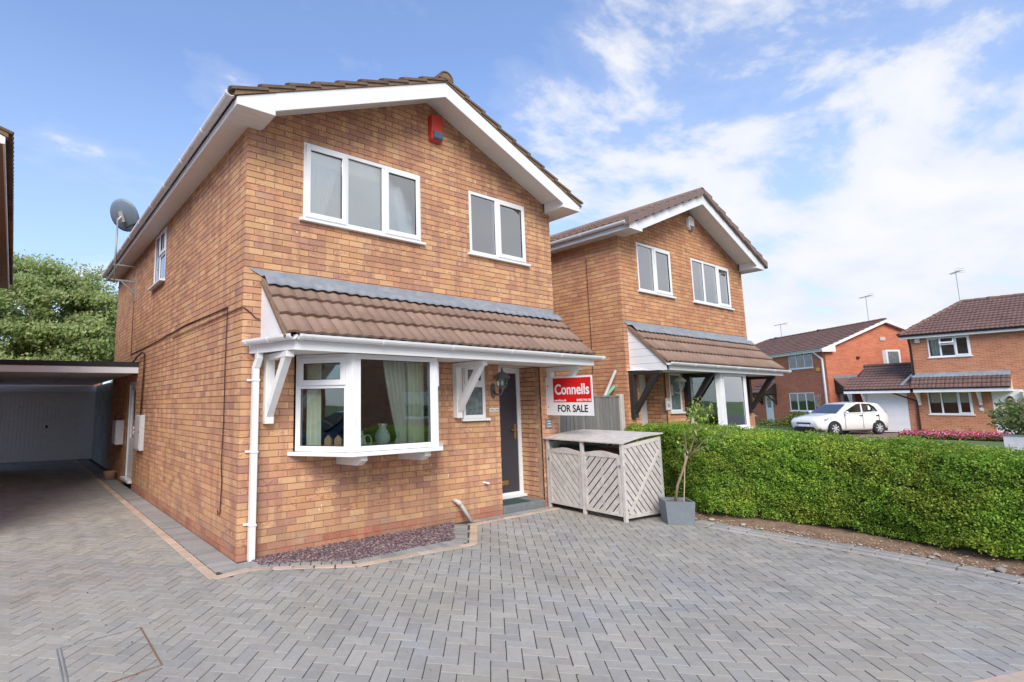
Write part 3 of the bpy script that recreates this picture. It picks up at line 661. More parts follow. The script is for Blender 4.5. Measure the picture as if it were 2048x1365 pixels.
def bracket(root, x, mat, z0=1.40, z1=2.16, proj=.60, wd=.10, bend=False):
    t = bpy.data.objects.new('bracket', None); COL.objects.link(t); t.parent = root; t.location = (x, 0, 0)
    b = MB(); b.box(-wd / 2, wd / 2, -.085, .0, z0, z1); b.build('post', mat, t, bevel=.004)
    b = MB(); b.box(-wd * .45, wd * .45, -proj, -.0855, z1 - .065, z1 - .002); b.build('arm', mat, t, bevel=.004)
    b = MB(); a = Vector((0, -.075, z0 + .12)); c = Vector((0, -proj + .09, z1 - .06)); h = .05; w_ = wd * .4
    pts = [(a.y, a.z - .06), (c.y - .055, c.z), (c.y + .055, c.z), (a.y, a.z + .07)]
    b.prism([(-w_, p[0], p[1]) for p in pts[::-1]], (2 * w_, 0, 0)); b.build('brace', mat, t, bevel=.003)
    return t
def canopy(root, x0, x1, ztw=3.0, zlow=2.31, proj=.70, zs=2.17, lead_top=3.12, retL=True, cheekL='v', cheekR=None, gut='gutterw', gx=(.31, 5.46), nrows=3, amp=.017, seg=16, leadx=(.045, 5.28), openR=None, soffit_poly=None, tmat='tile', tsm='tiles'):
    yw, yl = -.045, -(proj + .035)
    S = Vector((0, yw - yl, ztw - zlow)); ln = S.length; S.normalize(); Nn = Vector((0, -S.z, S.y))
    roof_tiles(root, (x0, yl, zlow), S, Nn, x1 - x0, ln, .30, ln / 3.15 if nrows == 3 else ln / nrows, seg, amp, tmat, tsm, nrows=nrows + (1 if nrows == 3 else 0))
    b = MB(); b.prism([(x0 + .01, yl + .03, zlow - .015), (x0 + .01, -.001, zlow - .015), (x0 + .01, -.001, ztw - .01), (x0 + .01, yw, ztw - .02)][::-1], (x1 - x0 - .02, 0, 0)); 
    b.build('canopy_deck', M['dark'], root)
    # lead: upstand on the wall and an apron dressed over the tiles
    ns = int((x1 - x0) / .025); w2 = (x1 - x0) / max(1, round((x1 - x0) / .30)); vs = []; fs = []
    for i in range(ns + 1):
        x = x0 + (x1 - x0) * i / ns; ph = ((x - x0) / w2 * 2) % 1.0; h = amp * (.5 - .5 * math.cos(2 * PI * ph))
        wob = .006 * math.sin(x * 7.3) + .004 * math.sin(x * 19)
        p0 = (leadx[0] + (leadx[1] - leadx[0]) * i / ns, -.006 + wob * .3, lead_top + wob * .5)
        p1 = (x, -.010, ztw + .045); s1 = ln - .02; s2 = ln - .175 + wob
        q = Vector((x0, yl, zlow)) + Vector((x - x0, 0, 0))
        p2 = q + S * s1 + Nn * (amp * .5 + .055); p3 = q + S * ((s1 + s2) / 2) + Nn * (h * .45 + amp * .4 + .053); p4 = q + S * s2 + Nn * (h + .052)
        vs += [p0, p1, p2, p3, p4]
    for i in range(ns):
        for k in range(4): fs.append((i * 5 + k, i * 5 + k + 1, (i + 1) * 5 + k + 1, (i + 1) * 5 + k))
    m = MB(); m.add(vs, fs); o = m.build('lead_flashing', M['lead'], root, smooth=True)
    sm = o.modifiers.new('solid', 'SOLIDIFY'); sm.thickness = .004; sm.offset = 1
    # soffit, fascia
    sp = soffit_poly or [(x0 - .10, 0), (x0 + .11, -proj + .02), (x1 + .02, -proj + .02), (x1 + .02, 0)]
    b = MB(); b.prism([(x, y, zs) for x, y in sp][::-1], (0, 0, .012)); b.build('canopy_soffit', M['soffit'], root)
    b = MB(); b.box(x0 + .10, x1 + .02, -proj - .002, -proj + .018, zs - .012, zlow - .02); b.build('canopy_fascia', M['white'], root)
    if retL:
        b = MB(); b.beam((x0 - .11, 0, (zs + zlow) / 2 - .016), (x0 + .105, -proj + .01, (zs + zlow) / 2 - .016), .018, zlow - zs - .012); b.build('canopy_fascia', M['white'], root)
    for side, ck in ((x0, cheekL), (x1, cheekR)):
        if not ck: continue
        sgn = 1 if side == x0 else -1; xf = side + .006 * sgn; k = 12
        yl2 = -proj; zb_ = zs + .0 if ck == 'h' else zlow - .03
        b = MB()
        if ck == 'v':
            for i in range(k):
                ya, yb = -.0 + yl2 * i / k, yl2 * (i + 1) / k; z_ = lambda y: zlow + (ztw - .02 - zlow) * (1 + (y) / proj) 
                pts = [(xf, ya - .002, zb_), (xf, ya - .002, z_(ya)), (xf, yb + .002, z_(yb)), (xf, yb + .002, zb_)]
                b.prism(pts if sgn < 0 else pts[::-1], (.01 * sgn, 0, 0))
        else:
            k = 6; zlo = zs - .02
            for i in range(k):
                za, zb2 = zlo + (ztw - .02 - zlo) * i / k, zlo + (ztw - .02 - zlo) * (i + 1) / k
                yy = lambda z: yl2 * min(1, max(0, 1 - (z - zlow) / (ztw - .02 - zlow)))
                pts = [(xf, -.0, za + .002), (xf, yy(za) - .0, za + .002), (xf, yy(zb2) - .0, zb2 - .002), (xf, -.0, zb2 - .002)]
                b.prism(pts if sgn > 0 else pts[::-1], (.01 * sgn, 0, 0))
        b.build('cheek_cladding', M['white'], root)
        # verge board of tile mortar under the tile edge
        b = MB(); e = Vector((side - .004 * sgn, yl + .02, zlow - .025)); t_ = Vector((side - .004 * sgn, yw + .01, ztw - .025)); b.beam(e, t_, .03, .035, up=Nn); b.build('verge_mortar', M['vmortar'], root)
    gutter(root, (gx[0], -proj - .003, zlow + (.02 if gut == 'black' else 0)), (gx[1], -proj - .003, zlow - (.01 if gut != 'black' else -.02)), (0, -1, 0), M[gut], .052 if gut != 'black' else .036, .95)
    if retL:
        d = Vector((x0 - .125, .0, 0)) - Vector((gx[0], -proj, 0)); nrm = Vector((d.y, -d.x, 0)).normalized(); nrm = -nrm if nrm.x > 0 else nrm
        gutter(root, Vector((x0 - .13, -.03, zlow - .012)), Vector((gx[0], -proj - .05, zlow - .001)), nrm, M[gut], .052, .4)

def pane_dress(name, label, cat, F, u0, u1, z0, z1, mat, n=-.16, folds=9, amp=.02, gather=0.0, group=None):
    """hanging cloth: a folded sheet; gather pulls its foot towards u0 (>0) or u1 (<0)"""
    m = MB(); nu = folds * 8; nz = 8; vs = []
    for j in range(nz + 1):
        t = j / nz; z = z0 + (z1 - z0) * t
        for i in range(nu + 1):
            s = i / nu; g = (1 - t) ** 1.3 * abs(gather)
            u = u0 + (u1 - u0) * s * (1 - g) if gather >= 0 else u1 - (u1 - u0) * (1 - s) * (1 - g)
            vs.append(F(u, n + amp * math.sin(s * folds * 2 * PI) + .004 * math.sin(s * 31 + t * 3), z))
    fs = [(j * (nu + 1) + i, j * (nu + 1) + i + 1, (j + 1) * (nu + 1) + i + 1, (j + 1) * (nu + 1) + i) for j in range(nz) for i in range(nu)]
    m.add(vs, fs); return tag(m.build(name, mat, None, smooth=True), label, cat, group)

# ------------------------------------------------------------------ ground
def sheet(name, poly, z, mat, kind='structure'):
    m = MB(); m.add([(x, y, z) for x, y in poly], [tuple(range(len(poly)))]); return m.build(name, mat, None, kind)
sheet('ground', [(-600, -600), (900, -600), (900, 900), (-600, 900)], -.06, M['grass'])
sheet('road', [(9.5, -60), (18.5, -60), (18.5, 60), (9.5, 60)], -.052, M['asphalt'])
sheet('close_road', [(-40, -60), (60, -60), (60, -8.0), (5.6, -8.0), (5.6, -9.6), (-40, -9.6)], -.028, M['asphalt'])
sheet('side_path', [(-40, -9.6), (-4.5, -9.6), (-4.5, 60), (-40, 60)], -.03, M['asphalt'])
sheet('front_path', [(12.9, -60), (12.9, 60), (9.4, 60), (9.4, -60)][::-1], -.044, M['asphalt'])
sheet('neighbour_drive', [(18.4, 1.0), (34, 1.0), (34, 5.8), (18.4, 6.6)], -.048, M['drive'])
lawn = sheet('lawn', [(19.0, -12), (31.8, -12), (31.8, .9), (19.0, .9)], -.04, M['grass'])
path = sheet('garden_path', [(20.0, -3.4), (21.6, -3.6), (24.0, .4), (22.4, .6)], -.034, M['asphalt'])
slab = MB(); slab.box(-4.5, 5.60, -9.5, 14.2, -.055, -.0055); slab.box(5.60, 8.0, -9.5, -8.0, -.055, -.0055)
drive = slab.build('driveway', M['joint'], None, 'structure')
# edging lines (centre lines of the buff course), in plan
BUFF = [(-.34, 13.3), (-.34, -.40), (.03, -.33), (.93, -.86), (2.43, -.96), (3.14, -.22), (4.95, -.20)]
BED = [(.12, -.0), (.16, -.28), (.55, -.45), (.95, -.72), (2.38, -.69), (2.93, -.06), (2.93, 0)]
KERB = [(5.42, -1.95), (5.40, -2.6), (5.42, -3.6), (5.36, -4.4), (5.17, -5.0), (4.8, -6.0), (4.2, -7.2)]
def inside(x, y, poly):
    c = False; j = len(poly) - 1
    for i in range(len(poly)):
        xi, yi = poly[i]; xj, yj = poly[j]
        if (yi > y) != (yj > y) and x < (xj - xi) * (y - yi) / (yj - yi) + xi: c = not c
        j = i
    return c
excl = [(-.37, 14), (-.37, -.42), (.03, -.33), (.93, -.86), (2.43, -.96), (3.14, -.22), (4.95, -.20), (4.95, 14)]
allow = [(-4.4, 13.9), (-4.4, -9.4), (3.0, -9.4), (4.2, -7.2), (4.8, -6.0), (5.17, -5.0), (5.36, -4.4), (5.42, -3.6), (5.40, -2.6), (5.42, -1.95), (5.9, -1.3), (5.9, 1.2), (4.9, 1.2), (4.9, 13.9)]
buffcorner = [(1.9, -9.4), (1.9, -4.72), (2.28, -4.86), (3.88, -5.44), (4.6, -6.2), (3.0, -9.4)]
pb = MB(); pb.box(-.0985, .0985, -.0485, .0485, -.05, 0)
def bevelled(mb, lx, ly, h, e):
    return mb.add([(-lx, -ly, -h), (lx, -ly, -h), (lx, ly, -h), (-lx, ly, -h), (-lx, -ly, -e), (lx, -ly, -e), (lx, ly, -e), (-lx, ly, -e), (-lx + e, -ly + e, 0), (lx - e, -ly + e, 0), (lx - e, ly - e, 0), (-lx + e, ly - e, 0)],
        [(0, 1, 5, 4), (1, 2, 6, 5), (2, 3, 7, 6), (3, 0, 4, 7), (4, 5, 9, 8), (5, 6, 10, 9), (6, 7, 11, 10), (7, 4, 8, 11), (8, 9, 10, 11)])
pm_ = bevelled(MB(), .0970, .0470, .045, .0016); pav_me = pm_.mesh('paver', M['paver'])
edg_me = bevelled(MB(), .097, .0475, .045, .0014).mesh('edging_paver', M['epaver']); buf_me = bevelled(MB(), .097, .0475, .045, .004).mesh('edging_paver', M['cpaver'])
pv = []
a45 = PI / 4; ca, sa = math.cos(a45), math.sin(a45)
manh = [(-1.63, -1.27), (-1.12, -1.21), (-1.10, -1.93), (-1.62, -1.97)]
for i in range(-110, 122):
    for j in range(-110, 122):
        # herringbone of 2:1 blocks on a 0.1 grid, laid at 45 degrees to the house
        k = (i - j) % 4
        if k == 0: lx, ly, rot = (i + 1) * .1, (j + .5) * .1, 0
        elif k == 2: lx, ly, rot = (i + .5) * .1, j * .1, 1
        else: continue
        x = ca * lx - sa * ly + 1.0; y = sa * lx + ca * ly + 2.0
        if not inside(x, y, allow) or inside(x, y, excl) or inside(x, y, buffcorner): continue
        d = (Vector((x, y, 0)) - CAM); dz = d.dot(cf)
        if dz < .5: continue
        px = 793.5 + 1076.4 * d.dot(cr) / dz; py = 664 - 1076.4 * d.dot(cu) / dz
        vis = -60 < px < 2108 and py < 1440
        if not vis and d.length > 9: continue
        if not vis and (x < -3.5): continue
        pv.append((d.length if vis and px > 0 and px < 2048 and py < 1365 else 99 + d.length, x, y, a45 + rot * PI / 2))
pv.sort()
PS = MB()
for i, (d, x, y, r) in enumerate(pv):
    z = random.uniform(-.002, .002); r += random.uniform(-.008, .008)
    Mx = Matrix.Translation((x, y, z)) @ Matrix.Rotation(r, 4, 'Z') @ Matrix.Rotation(random.uniform(-.006, .006), 4, 'X')
    if i < 300:
        o = link('paver', pav_me, drive); o.matrix_basis = Mx
    else: PS.add([Mx @ Vector(v) for v in pm_.v], pm_.f)
PS.build('paver_field', M['pavers'], drive, 'stuff')
def course(path, off, me, along, zz, sc_=1.0):
    """lay edging blocks along a polyline, off to its left; along=True lays stretchers"""
    step = .2 if along else .1; cnt = 0
    for i in range(len(path) - 1):
        p, q = Vector((*path[i], 0)), Vector((*path[i + 1], 0)); d = q - p; L_ = d.length; d.normalize(); nrm = Vector((-d.y, d.x, 0))
        n = max(1, round(L_ / step))
        for k in range(n):
            c = p + d * (L_ * (k + .5) / n) + nrm * off
            ang = math.atan2(d.y, d.x) + (0 if along else PI / 2)
            o = link('edging_paver', me, drive)
            o.matrix_basis = Matrix.Translation((c.x, c.y, zz + random.uniform(-.001, .0015))) @ Matrix.Rotation(ang + random.uniform(-.01, .01), 4, 'Z')
            o.scale = (sc_, 1, 1)
            cnt += 1
course(BUFF, 0, buf_me, True, .004)
# grey header course between the buff line and the wall or slate bed
course([(-.147, 13.4), (-.147, -.22)], 0, edg_me, False, .003, 1.36)
course([(-.06, -.20), (.10, -.18), (.17, -.22), (.98, -.70), (2.36, -.80), (2.98, -.13)], 0, edg_me, False, .006)
course([(-.27, -.285), (.0, -.255)], 0, edg_me, True, .0015)
course([(3.2, -.075), (4.9, -.075)], 0, edg_me, True, .002)
# kerb: buff-grey flat course and a raised grey course along the hedge
course(KERB, .0, buf_me if False else bevelled(MB(), .097, .0475, .045, .004).mesh('edging_paver', pavermat('pale edging', 'obj', [(.42, .38, .34), (.45, .41, .37)])), True, .003)
course(KERB, .115, bevelled(MB(), .0975, .075, .09, .01).mesh('kerb_paver', M['epaver']), True, .028)
for i in range(-5, 9):
    for j in range(9):
        x, y = 2.30 + .94 * (.2 * i + .1 + (j % 2) * .1) - .341 * (.1 * j + .05), -4.80 - .341 * (.2 * i + .1 + (j % 2) * .1) - .94 * (.1 * j + .05)
        o = link('edging_paver', buf_me, drive); o.matrix_basis = Matrix.Translation((x, y, .003)) @ Matrix.Rotation(math.atan2(-.341, .94), 4, 'Z')
# slate bed
sb = MB(); sb.prism([(x, y, -.004) for x, y in BED][::-1], (0, 0, -.04)); slate = sb.build('slate_bed', M['soil'], None, 'structure')
pts = []
while len(pts) < 7000:
    x, y = random.uniform(.1, 3.0), random.uniform(-.75, 0)
    if inside(x, y, BED): pts.append((x, y, random.uniform(-.002, .018)))
def chips(name, pts, smin, smax, mat, label, cat, flat=.35):
    V, Fq = [], []
    for (x, y, z) in pts:
        a = random.uniform(smin, smax); r = [Vector((random.uniform(.5, 1) * a * math.cos(t), random.uniform(.5, 1) * a * math.sin(t), 0)) for t in (0, 1.6, 3.1, 4.7)]
        Rm = Matrix.Rotation(random.uniform(0, 6.3), 3, 'Z') @ Matrix.Rotation(random.uniform(-.6, .6), 3, 'X'); h = a * flat; o = len(V)
        V += [Rm @ v + Vector((x, y, z)) for v in r] + [Rm @ (v * .8 + Vector((0, 0, h))) + Vector((x, y, z)) for v in r]
        Fq += [(o + 4, o + 5, o + 6, o + 7)] + [(o + i, o + (i + 1) % 4, o + 4 + (i + 1) % 4, o + 4 + i) for i in range(4)]
    m = MB(); m.v = [tuple(v) for v in V]; m.f = Fq; o = m.build(name, mat, None, 'stuff'); o['label'] = label; o['category'] = cat; return o
def multimat(name, cols, rough=.75):
    m, t, p = newmat(name); r = N(t, 'ShaderNodeNewGeometry').outputs['Random Per Island']
    L(t, ramp(t, r, [(i / len(cols), c) for i, c in enumerate(cols)], 'CONSTANT'), p.inputs['Base Color']); p.inputs['Roughness'].default_value = rough; return m
M['slatec'] = multimat('plum slate chips', [(.14, .085, .10), (.20, .13, .15), (.10, .07, .08), (.33, .25, .22), (.16, .10, .115), (.26, .19, .18), (.12, .075, .10)])
M['chipc'] = multimat('straw and grit', [(.40, .29, .18), (.30, .20, .12), (.52, .42, .30), (.20, .13, .08), (.6, .55, .48), (.34, .25, .16)])
chips('slate_chips', pts, .008, .022, M['slatec'], 'plum and grey slate chips in the bed under the bay window', 'slate chips')
# manhole tray let into the drive
pts = []
while len(pts) < 260:
    x, y = random.uniform(-3, 5.3), random.uniform(-6, 6)
    if inside(x, y, allow) and not inside(x, y, excl): pts.append((x, y, .002))
chips('drive_debris', pts, .003, .011, multimat('leaf crumbs', [(.06, .045, .03), (.5, .47, .4), (.10, .07, .04), (.05, .05, .04), (.3, .2, .1)]), 'tiny crumbs and dead leaf bits scattered on the block paving', 'debris', .3)
t = thing('manhole_cover', 'recessed manhole tray with rusty metal edges set in the block paving at the bottom left', 'manhole cover', (-1.37, -1.6, 0))
for (a, b, mt, wd) in (((-1.63, -1.27), (-1.625, -2.02), 'galv', .016), ((-1.118, -1.22), (-1.12, -1.93), 'rust', .009), ((-1.63, -1.27), (-1.118, -1.22), 'galv', .004), ((-1.12, -1.93), (-1.625, -2.02), 'rust', .006)):
    for o_ in ((0,) if wd < .012 else (-.011, .011)):
        b_ = MB(); b_.beam((a[0] + 1.37 + o_, a[1] + 1.6, .002), (b[0] + 1.37 + o_, b[1] + 1.6, .002), wd if wd < .012 else .007, .006); b_.build('edge_strip', M[mt], t)

# ------------------------------------------------------------------ the house for sale
h1 = thing('brick_house', 'nearest brick house with white bay window, charcoal front door and red alarm box', 'house')
FF = frame((0, 0, 0), (1, 0, 0), (0, -1, 0)); D1 = 9.3
FL = frame((0, D1, 0), (0, -1, 0), (-1, 0, 0))
OF1 = [(.70, 2.50, 3.82, 4.80), (3.42, 4.66, 3.82, 4.80), (.62, 2.75, 1.05, 2.19), (3.205, 3.645, 1.385, 2.19), (3.93, 4.87, -.1, 2.17)]
OL1 = [(D1 - 4.95, D1 - 4.0, 3.77, 4.74), (D1 - 7.0, D1 - 6.1, -.1, 2.12)]
gable_house(h1, D1, OF1, OL1, recess=(3.93, 4.87, .50))
window(h1, FF, .70, 2.50, 3.82, 4.80, [(.70, 1.30, 3.82, 4.80, 'c'), (1.30, 1.88, 3.82, 4.80, 'f'), (1.88, 2.50, 3.82, 4.80, 'c')], .035, 'glassb')
window(h1, FF, 3.42, 4.66, 3.82, 4.80, [(3.42, 4.01, 3.82, 4.80, 'f'), (4.01, 4.66, 3.82, 4.80, 'c')], .035, 'glassb')
window(h1, FF, 3.205, 3.645, 1.385, 2.168, [(3.205, 3.645, 1.86, 2.168, 'c'), (3.205, 3.645, 1.385, 1.86, 'f')], .035, 'frost')
a, b = D1 - 4.95, D1 - 4.0
window(h1, FL, a, b, 3.77, 4.74, [(a, a + .45, 3.77, 4.74, 'f'), (a + .45, b, 4.28, 4.74, 'c'), (a + .45, b, 3.77, 4.28, 'f')], .035, 'glass', over=.09)
# side door
dz = MB(); dz.obox(FL, D1 - 7.0, D1 - 6.94, -.10, -.02, .16, 2.115); dz.obox(FL, D1 - 6.16, D1 - 6.1, -.10, -.02, .16, 2.115); dz.obox(FL, D1 - 6.94, D1 - 6.16, -.10, -.02, 2.05, 2.115)
sdoor = dz.build('side_door', M['white'], h1, bevel=.004)
b = MB(); FLd = FL; b.obox(FL, D1 - 6.93, D1 - 6.17, -.09, -.045, .18, .95); b.obox(FL, D1 - 6.93, D1 - 6.83, -.09, -.045, .95, 2.045); b.obox(FL, D1 - 6.27, D1 - 6.17, -.09, -.045, .95, 2.045); b.obox(FL, D1 - 6.83, D1 - 6.27, -.09, -.045, 1.95, 2.045); b.build('leaf', M['white'], sdoor, bevel=.004)
b = MB(); b.obox(FL, D1 - 6.83, D1 - 6.27, -.075, -.065, .95, 1.95); b.build('pane', M['glass'], sdoor)
b = MB(); b.obox(FL, D1 - 6.25, D1 - 6.22, -.045, -.0, 1.05, 1.2); b.obox(FL, D1 - 6.34, D1 - 6.22, -.02, -.002, 1.12, 1.14); b.build('handle', M['white'], sdoor)
b = MB(); b.obox(FL, D1 - 7.03, D1 - 6.07, -.10, .07, .11, .16); b.build('threshold', M['white'], sdoor, bevel=.004)
canopy(h1, .20, 5.275)
b = MB(); b.box(3.93, 4.87, .001, .52, 2.172, 2.185); b.build('porch_ceiling', M['soffit'], h1)
for x, mt in ((.30, 'white_wood'), (3.065, 'white_wood'), (5.075, 'white_wood')): bracket(h1, x, M[mt], 1.40, 2.158, .60)
# bay window
bay = bpy.data.objects.new('bay_window', None); COL.objects.link(bay); bay.parent = h1
def bay_build(par, A, B, Cc, Dd, z0, z1, specs, sillz=True):
    P = [Vector((*q, 0)) for q in (A, B, Cc, Dd)]
    zf0, zf1 = z0 + .045, z1
    for i in range(3):
        U = (P[i + 1] - P[i]).normalized(); Nn = Vector((U.y, -U.x, 0)); Ff = frame(P[i], U, Nn); Lw = (P[i + 1] - P[i]).length
        e0, e1 = specs[i][0]
        window(par, Ff, e0, Lw - e1, zf0, zf1 - .002, [((l[0] if l[0] > .02 else e0), (l[1] if l[1] > 0 else Lw - e1), l[2] or zf0, l[3] or zf1 - .002, l[4]) for l in specs[i][1]], 0, specs[i][2], fw=.06, n=0)
    for i in (1, 2):
        b = MB(); u1 = (P[i] - P[i - 1]).normalized(); u2 = (P[i + 1] - P[i]).normalized(); n1 = Vector((u1.y, -u1.x, 0)); n2 = Vector((u2.y, -u2.x, 0)); o_ = P[i] + (n1 + n2).normalized() * .006
        q = [P[i] - u1 * .052 + n1 * .004, o_, P[i] + u2 * .052 + n2 * .004, P[i] + u2 * .052 - n2 * .07, P[i] - (n1 + n2).normalized() * .09, P[i] - u1 * .052 - n1 * .07]
        b.prism([(v.x, v.y, zf0) for v in q], (0, 0, zf1 - zf0)) if False else b.add([(v.x, v.y, zf0) for v in q] + [(v.x, v.y, zf1 - .001) for v in q], [tuple(range(5, -1, -1)), tuple(range(6, 12))] + [(k, (k + 1) % 6, 6 + (k + 1) % 6, 6 + k) for k in range(6)])
        b.build('corner_post', M['white'], par, bevel=.004)
    c = (P[0] + P[3]) / 2
    def off(d):
        n1 = (P[1] - P[0]).normalized(); n1 = Vector((n1.y, -n1.x, 0)); n3 = (P[3] - P[2]).normalized(); n3 = Vector((n3.y, -n3.x, 0)); yf = P[1].y - d
        t0 = (P[0] + n1 * d); dd = (P[1] - P[0]).normalized(); xa = t0.x + dd.x * (yf - t0.y) / dd.y; xw = t0.x + dd.x * (0 - t0.y) / dd.y
        t3 = (P[3] + n3 * d); d3 = (P[3] - P[2]).normalized(); xb = t3.x + d3.x * (yf - t3.y) / d3.y; xw2 = t3.x + d3.x * (0 - t3.y) / d3.y
        return [(xw, 0), (xa, yf), (xb, yf), (xw2, 0)]
    b = MB(); b.prism([(x, y, z0 + .042) for x, y in off(.055)], (0, 0, -.042)); b.build('sill', M['white'], par, bevel=.005)
    b = MB(); b.prism([(x, y, z0 + .0439) for x, y in off(-.065)] , (0, 0, -.001)); 
    b = MB(); q = off(-.10); b.prism([(x, y + (.25 if y == 0 else 0), z0 + .075) for x, y in q], (0, 0, -.032)); b.build('window_board', M['white'], par)
bay_build(bay, (.62, 0), (1.06, -.57), (2.27, -.57), (2.75, 0), 1.037, 2.168,
    [((.02, .045), [(0, 0, 1.81, None, 'c'), (0, 0, None, 1.81, 'f')], 'glass'), ((.045, .045), [(0, 0, None, None, 'f')], 'glass'), ((.045, .02), [(0, 0, 1.81, None, 'c'), (0, 0, None, 1.81, 'f')], 'glass')])
for x in (1.17, 2.07):
    b = MB(); b.prism([(x, -.0, 1.036), (x, -.55, 1.036), (x, -.56, .985), (x, -.46, .925), (x, -.0, .905)], (.09, 0, 0)); b.v = [(p[0], p[1], p[2]) for p in b.v]; b.build('corbel', M['white_wood'], bay, bevel=.004)
# front door
b = MB(); yd = .43
b.box(3.932, 4.0, yd, yd + .07, .15, 2.168); b.box(4.79, 4.868, yd, yd + .07, .15, 2.168); b.box(4.0, 4.79, yd, yd + .07, 2.08, 2.168)
fd = b.build('front_door', M['white'], h1, bevel=.004)
b = MB(); b.box(4.0, 4.79, yd + .02, yd + .065, .19, 2.08); b.build('leaf', M['door'], fd)
b = MB(); b.box(3.932, 4.95 - .08, yd - .07, yd + .07, .115, .150); b.box(4.0, 4.79, yd + .01, yd + .066, .150, .189); b.build('threshold', M['white'], fd, bevel=.003)
b = MB(); b.box(4.70, 4.745, yd + .005, yd + .0195, 1.02, 1.26); b.box(4.60, 4.73, yd - .035, yd - .015, 1.155, 1.18); b.box(4.715, 4.73, yd - .03, yd + .006, 1.155, 1.18); b.build('handle', M['brass'], fd, bevel=.003)
b = MB(); b.box(4.28, 4.53, yd + .008, yd + .0195, .31, .38); b.build('letter_plate', M['brass'], fd, bevel=.003)
b = MB(); b.prism([(4.39 + .012 * math.cos(k * PI / 5), yd + .012, 1.55 + .012 * math.sin(k * PI / 5)) for k in range(10)], (0, .008, 0)); b.build('door_viewer', M['steel'], fd)
b = MB(); b.box(3.94, 4.86, -.01, .425, -.04, .105); b.build('door_step', M['conc'], h1, bevel=.012)
t = MB(); t.box(3.97, 4.58, .05, .345, .1055, .118); tag(t.build('door_mat', M['mat'], None), 'dark green door mat lying on the grey front step', 'door mat')
# downpipe
b = MB(); s_ = .033
b.box(.135 - s_, .135 + s_, -.105, -.105 + 2 * s_, .0, 2.02)
dp = b.build('downpipe', M['white'], h1, bevel=.006)
b = MB(); b.hexa([(.10, -.110, 2.0), (.17, -.110, 2.0), (.17, -.034, 2.0), (.10, -.034, 2.0)], [(.118, -.150, 2.10), (.188, -.150, 2.10), (.188, -.074, 2.10), (.118, -.074, 2.10)])
b.hexa([(.118, -.150, 2.10), (.188, -.150, 2.10), (.188, -.074, 2.10), (.118, -.074, 2.10)], [(.118, -.150, 2.26), (.188, -.150, 2.26), (.188, -.074, 2.26), (.118, -.074, 2.26)]); b.build('swan_neck', M['white'], dp, bevel=.005)
for z in (1.86, 1.10, .35):
    b = MB(); b.box(.096, .174, -.111, -.0, z, z + .022); b.box(.062, .097, -.02, -.0, z, z + .022); b.build('pipe_clip', M['white'], dp, bevel=.003)
# small pipes, plates
b = MB(); b.tube([(2.98, .0, .30), (3.0, -.05, .29), (3.04, -.075, .25), (3.19, -.13, -.0)], .028, 10); b.tube([(3.01, -.055, .285), (3.045, -.08, .245)], .034, 10); b.build('waste_pipe', M['ditch'], h1, smooth=True)
b = MB(); b.tube([(3.55, .02, .485), (3.60, -.075, .47)], .013, 8); b.build('overflow_pipe', M['gutterw'], h1)
for nm, (x0, x1, z0, z1), mt, lab in (('name_plate', (3.715, 3.905, 1.475, 1.525), 'signwhite', 'white oval welcome plate under the wall lantern'), ('name_plate', (4.945, 5.105, 1.195, 1.335), 'slate', 'square slate plaque on the brick pier under the for sale board')):
    b = MB(); b.box(x0, x1, -.012, -.0005, z0, z1); o = b.build(nm, M[mt] if mt != 'slate' else M['conc'], None, bevel=.004); tag(o, lab, 'plaque')
    if mt == 'signwhite': text_obj('lettering', 'WELCOME', .036, basis(((x0 + x1) / 2, -.0125, z0 + .014), (1, 0, 0), (0, 0, 1)), M['ink'], o)
    else:
        for k in range(3):
            q = MB(); q.box(x0 + .035, x1 - .035 + (.01 if k == 2 else 0), -.0135, -.0122, z1 - .035 - k * .04, z1 - .027 - k * .04); q.build('engraved_line', M['signwhite'], o)
fl = MB()
for (x_, z_) in ((.95, .40), (1.95, .52), (2.9, .62), (.98, .44), (.62, 3.62), (2.6, .78), (1.6, 3.55), (3.2, 3.6)):
    fl.box(x_, x_ + .007, -.004, -.0006, z_, z_ + .028)
o = fl.build('paint_flecks', M['signwhite'], h1, 'stuff')
# alarm box
t = thing('alarm_box', 'red alarm box with blue grey base high in the gable of the nearest house', 'alarm box', (2.76, 0, 5.38))
b = MB(); b.hexa([(-.10, -.075, .0), (.10, -.075, .0), (.105, -.001, -.02), (-.105, -.001, -.02)], [(-.10, -.10, .36), (.10, -.10, .36), (.105, -.001, .36), (-.105, -.001, .36)]); b.build('cover', M['red'], t, bevel=.008)
b = MB(); b.hexa([(-.075, -.105, .02), (.09, -.105, .02), (.09, -.07, -.005), (-.075, -.07, -.005)], [(-.075, -.125, .11), (.09, -.125, .11), (.09, -.07, .13), (-.075, -.07, .13)]); b.build('strobe', M['navy'], t, bevel=.006)
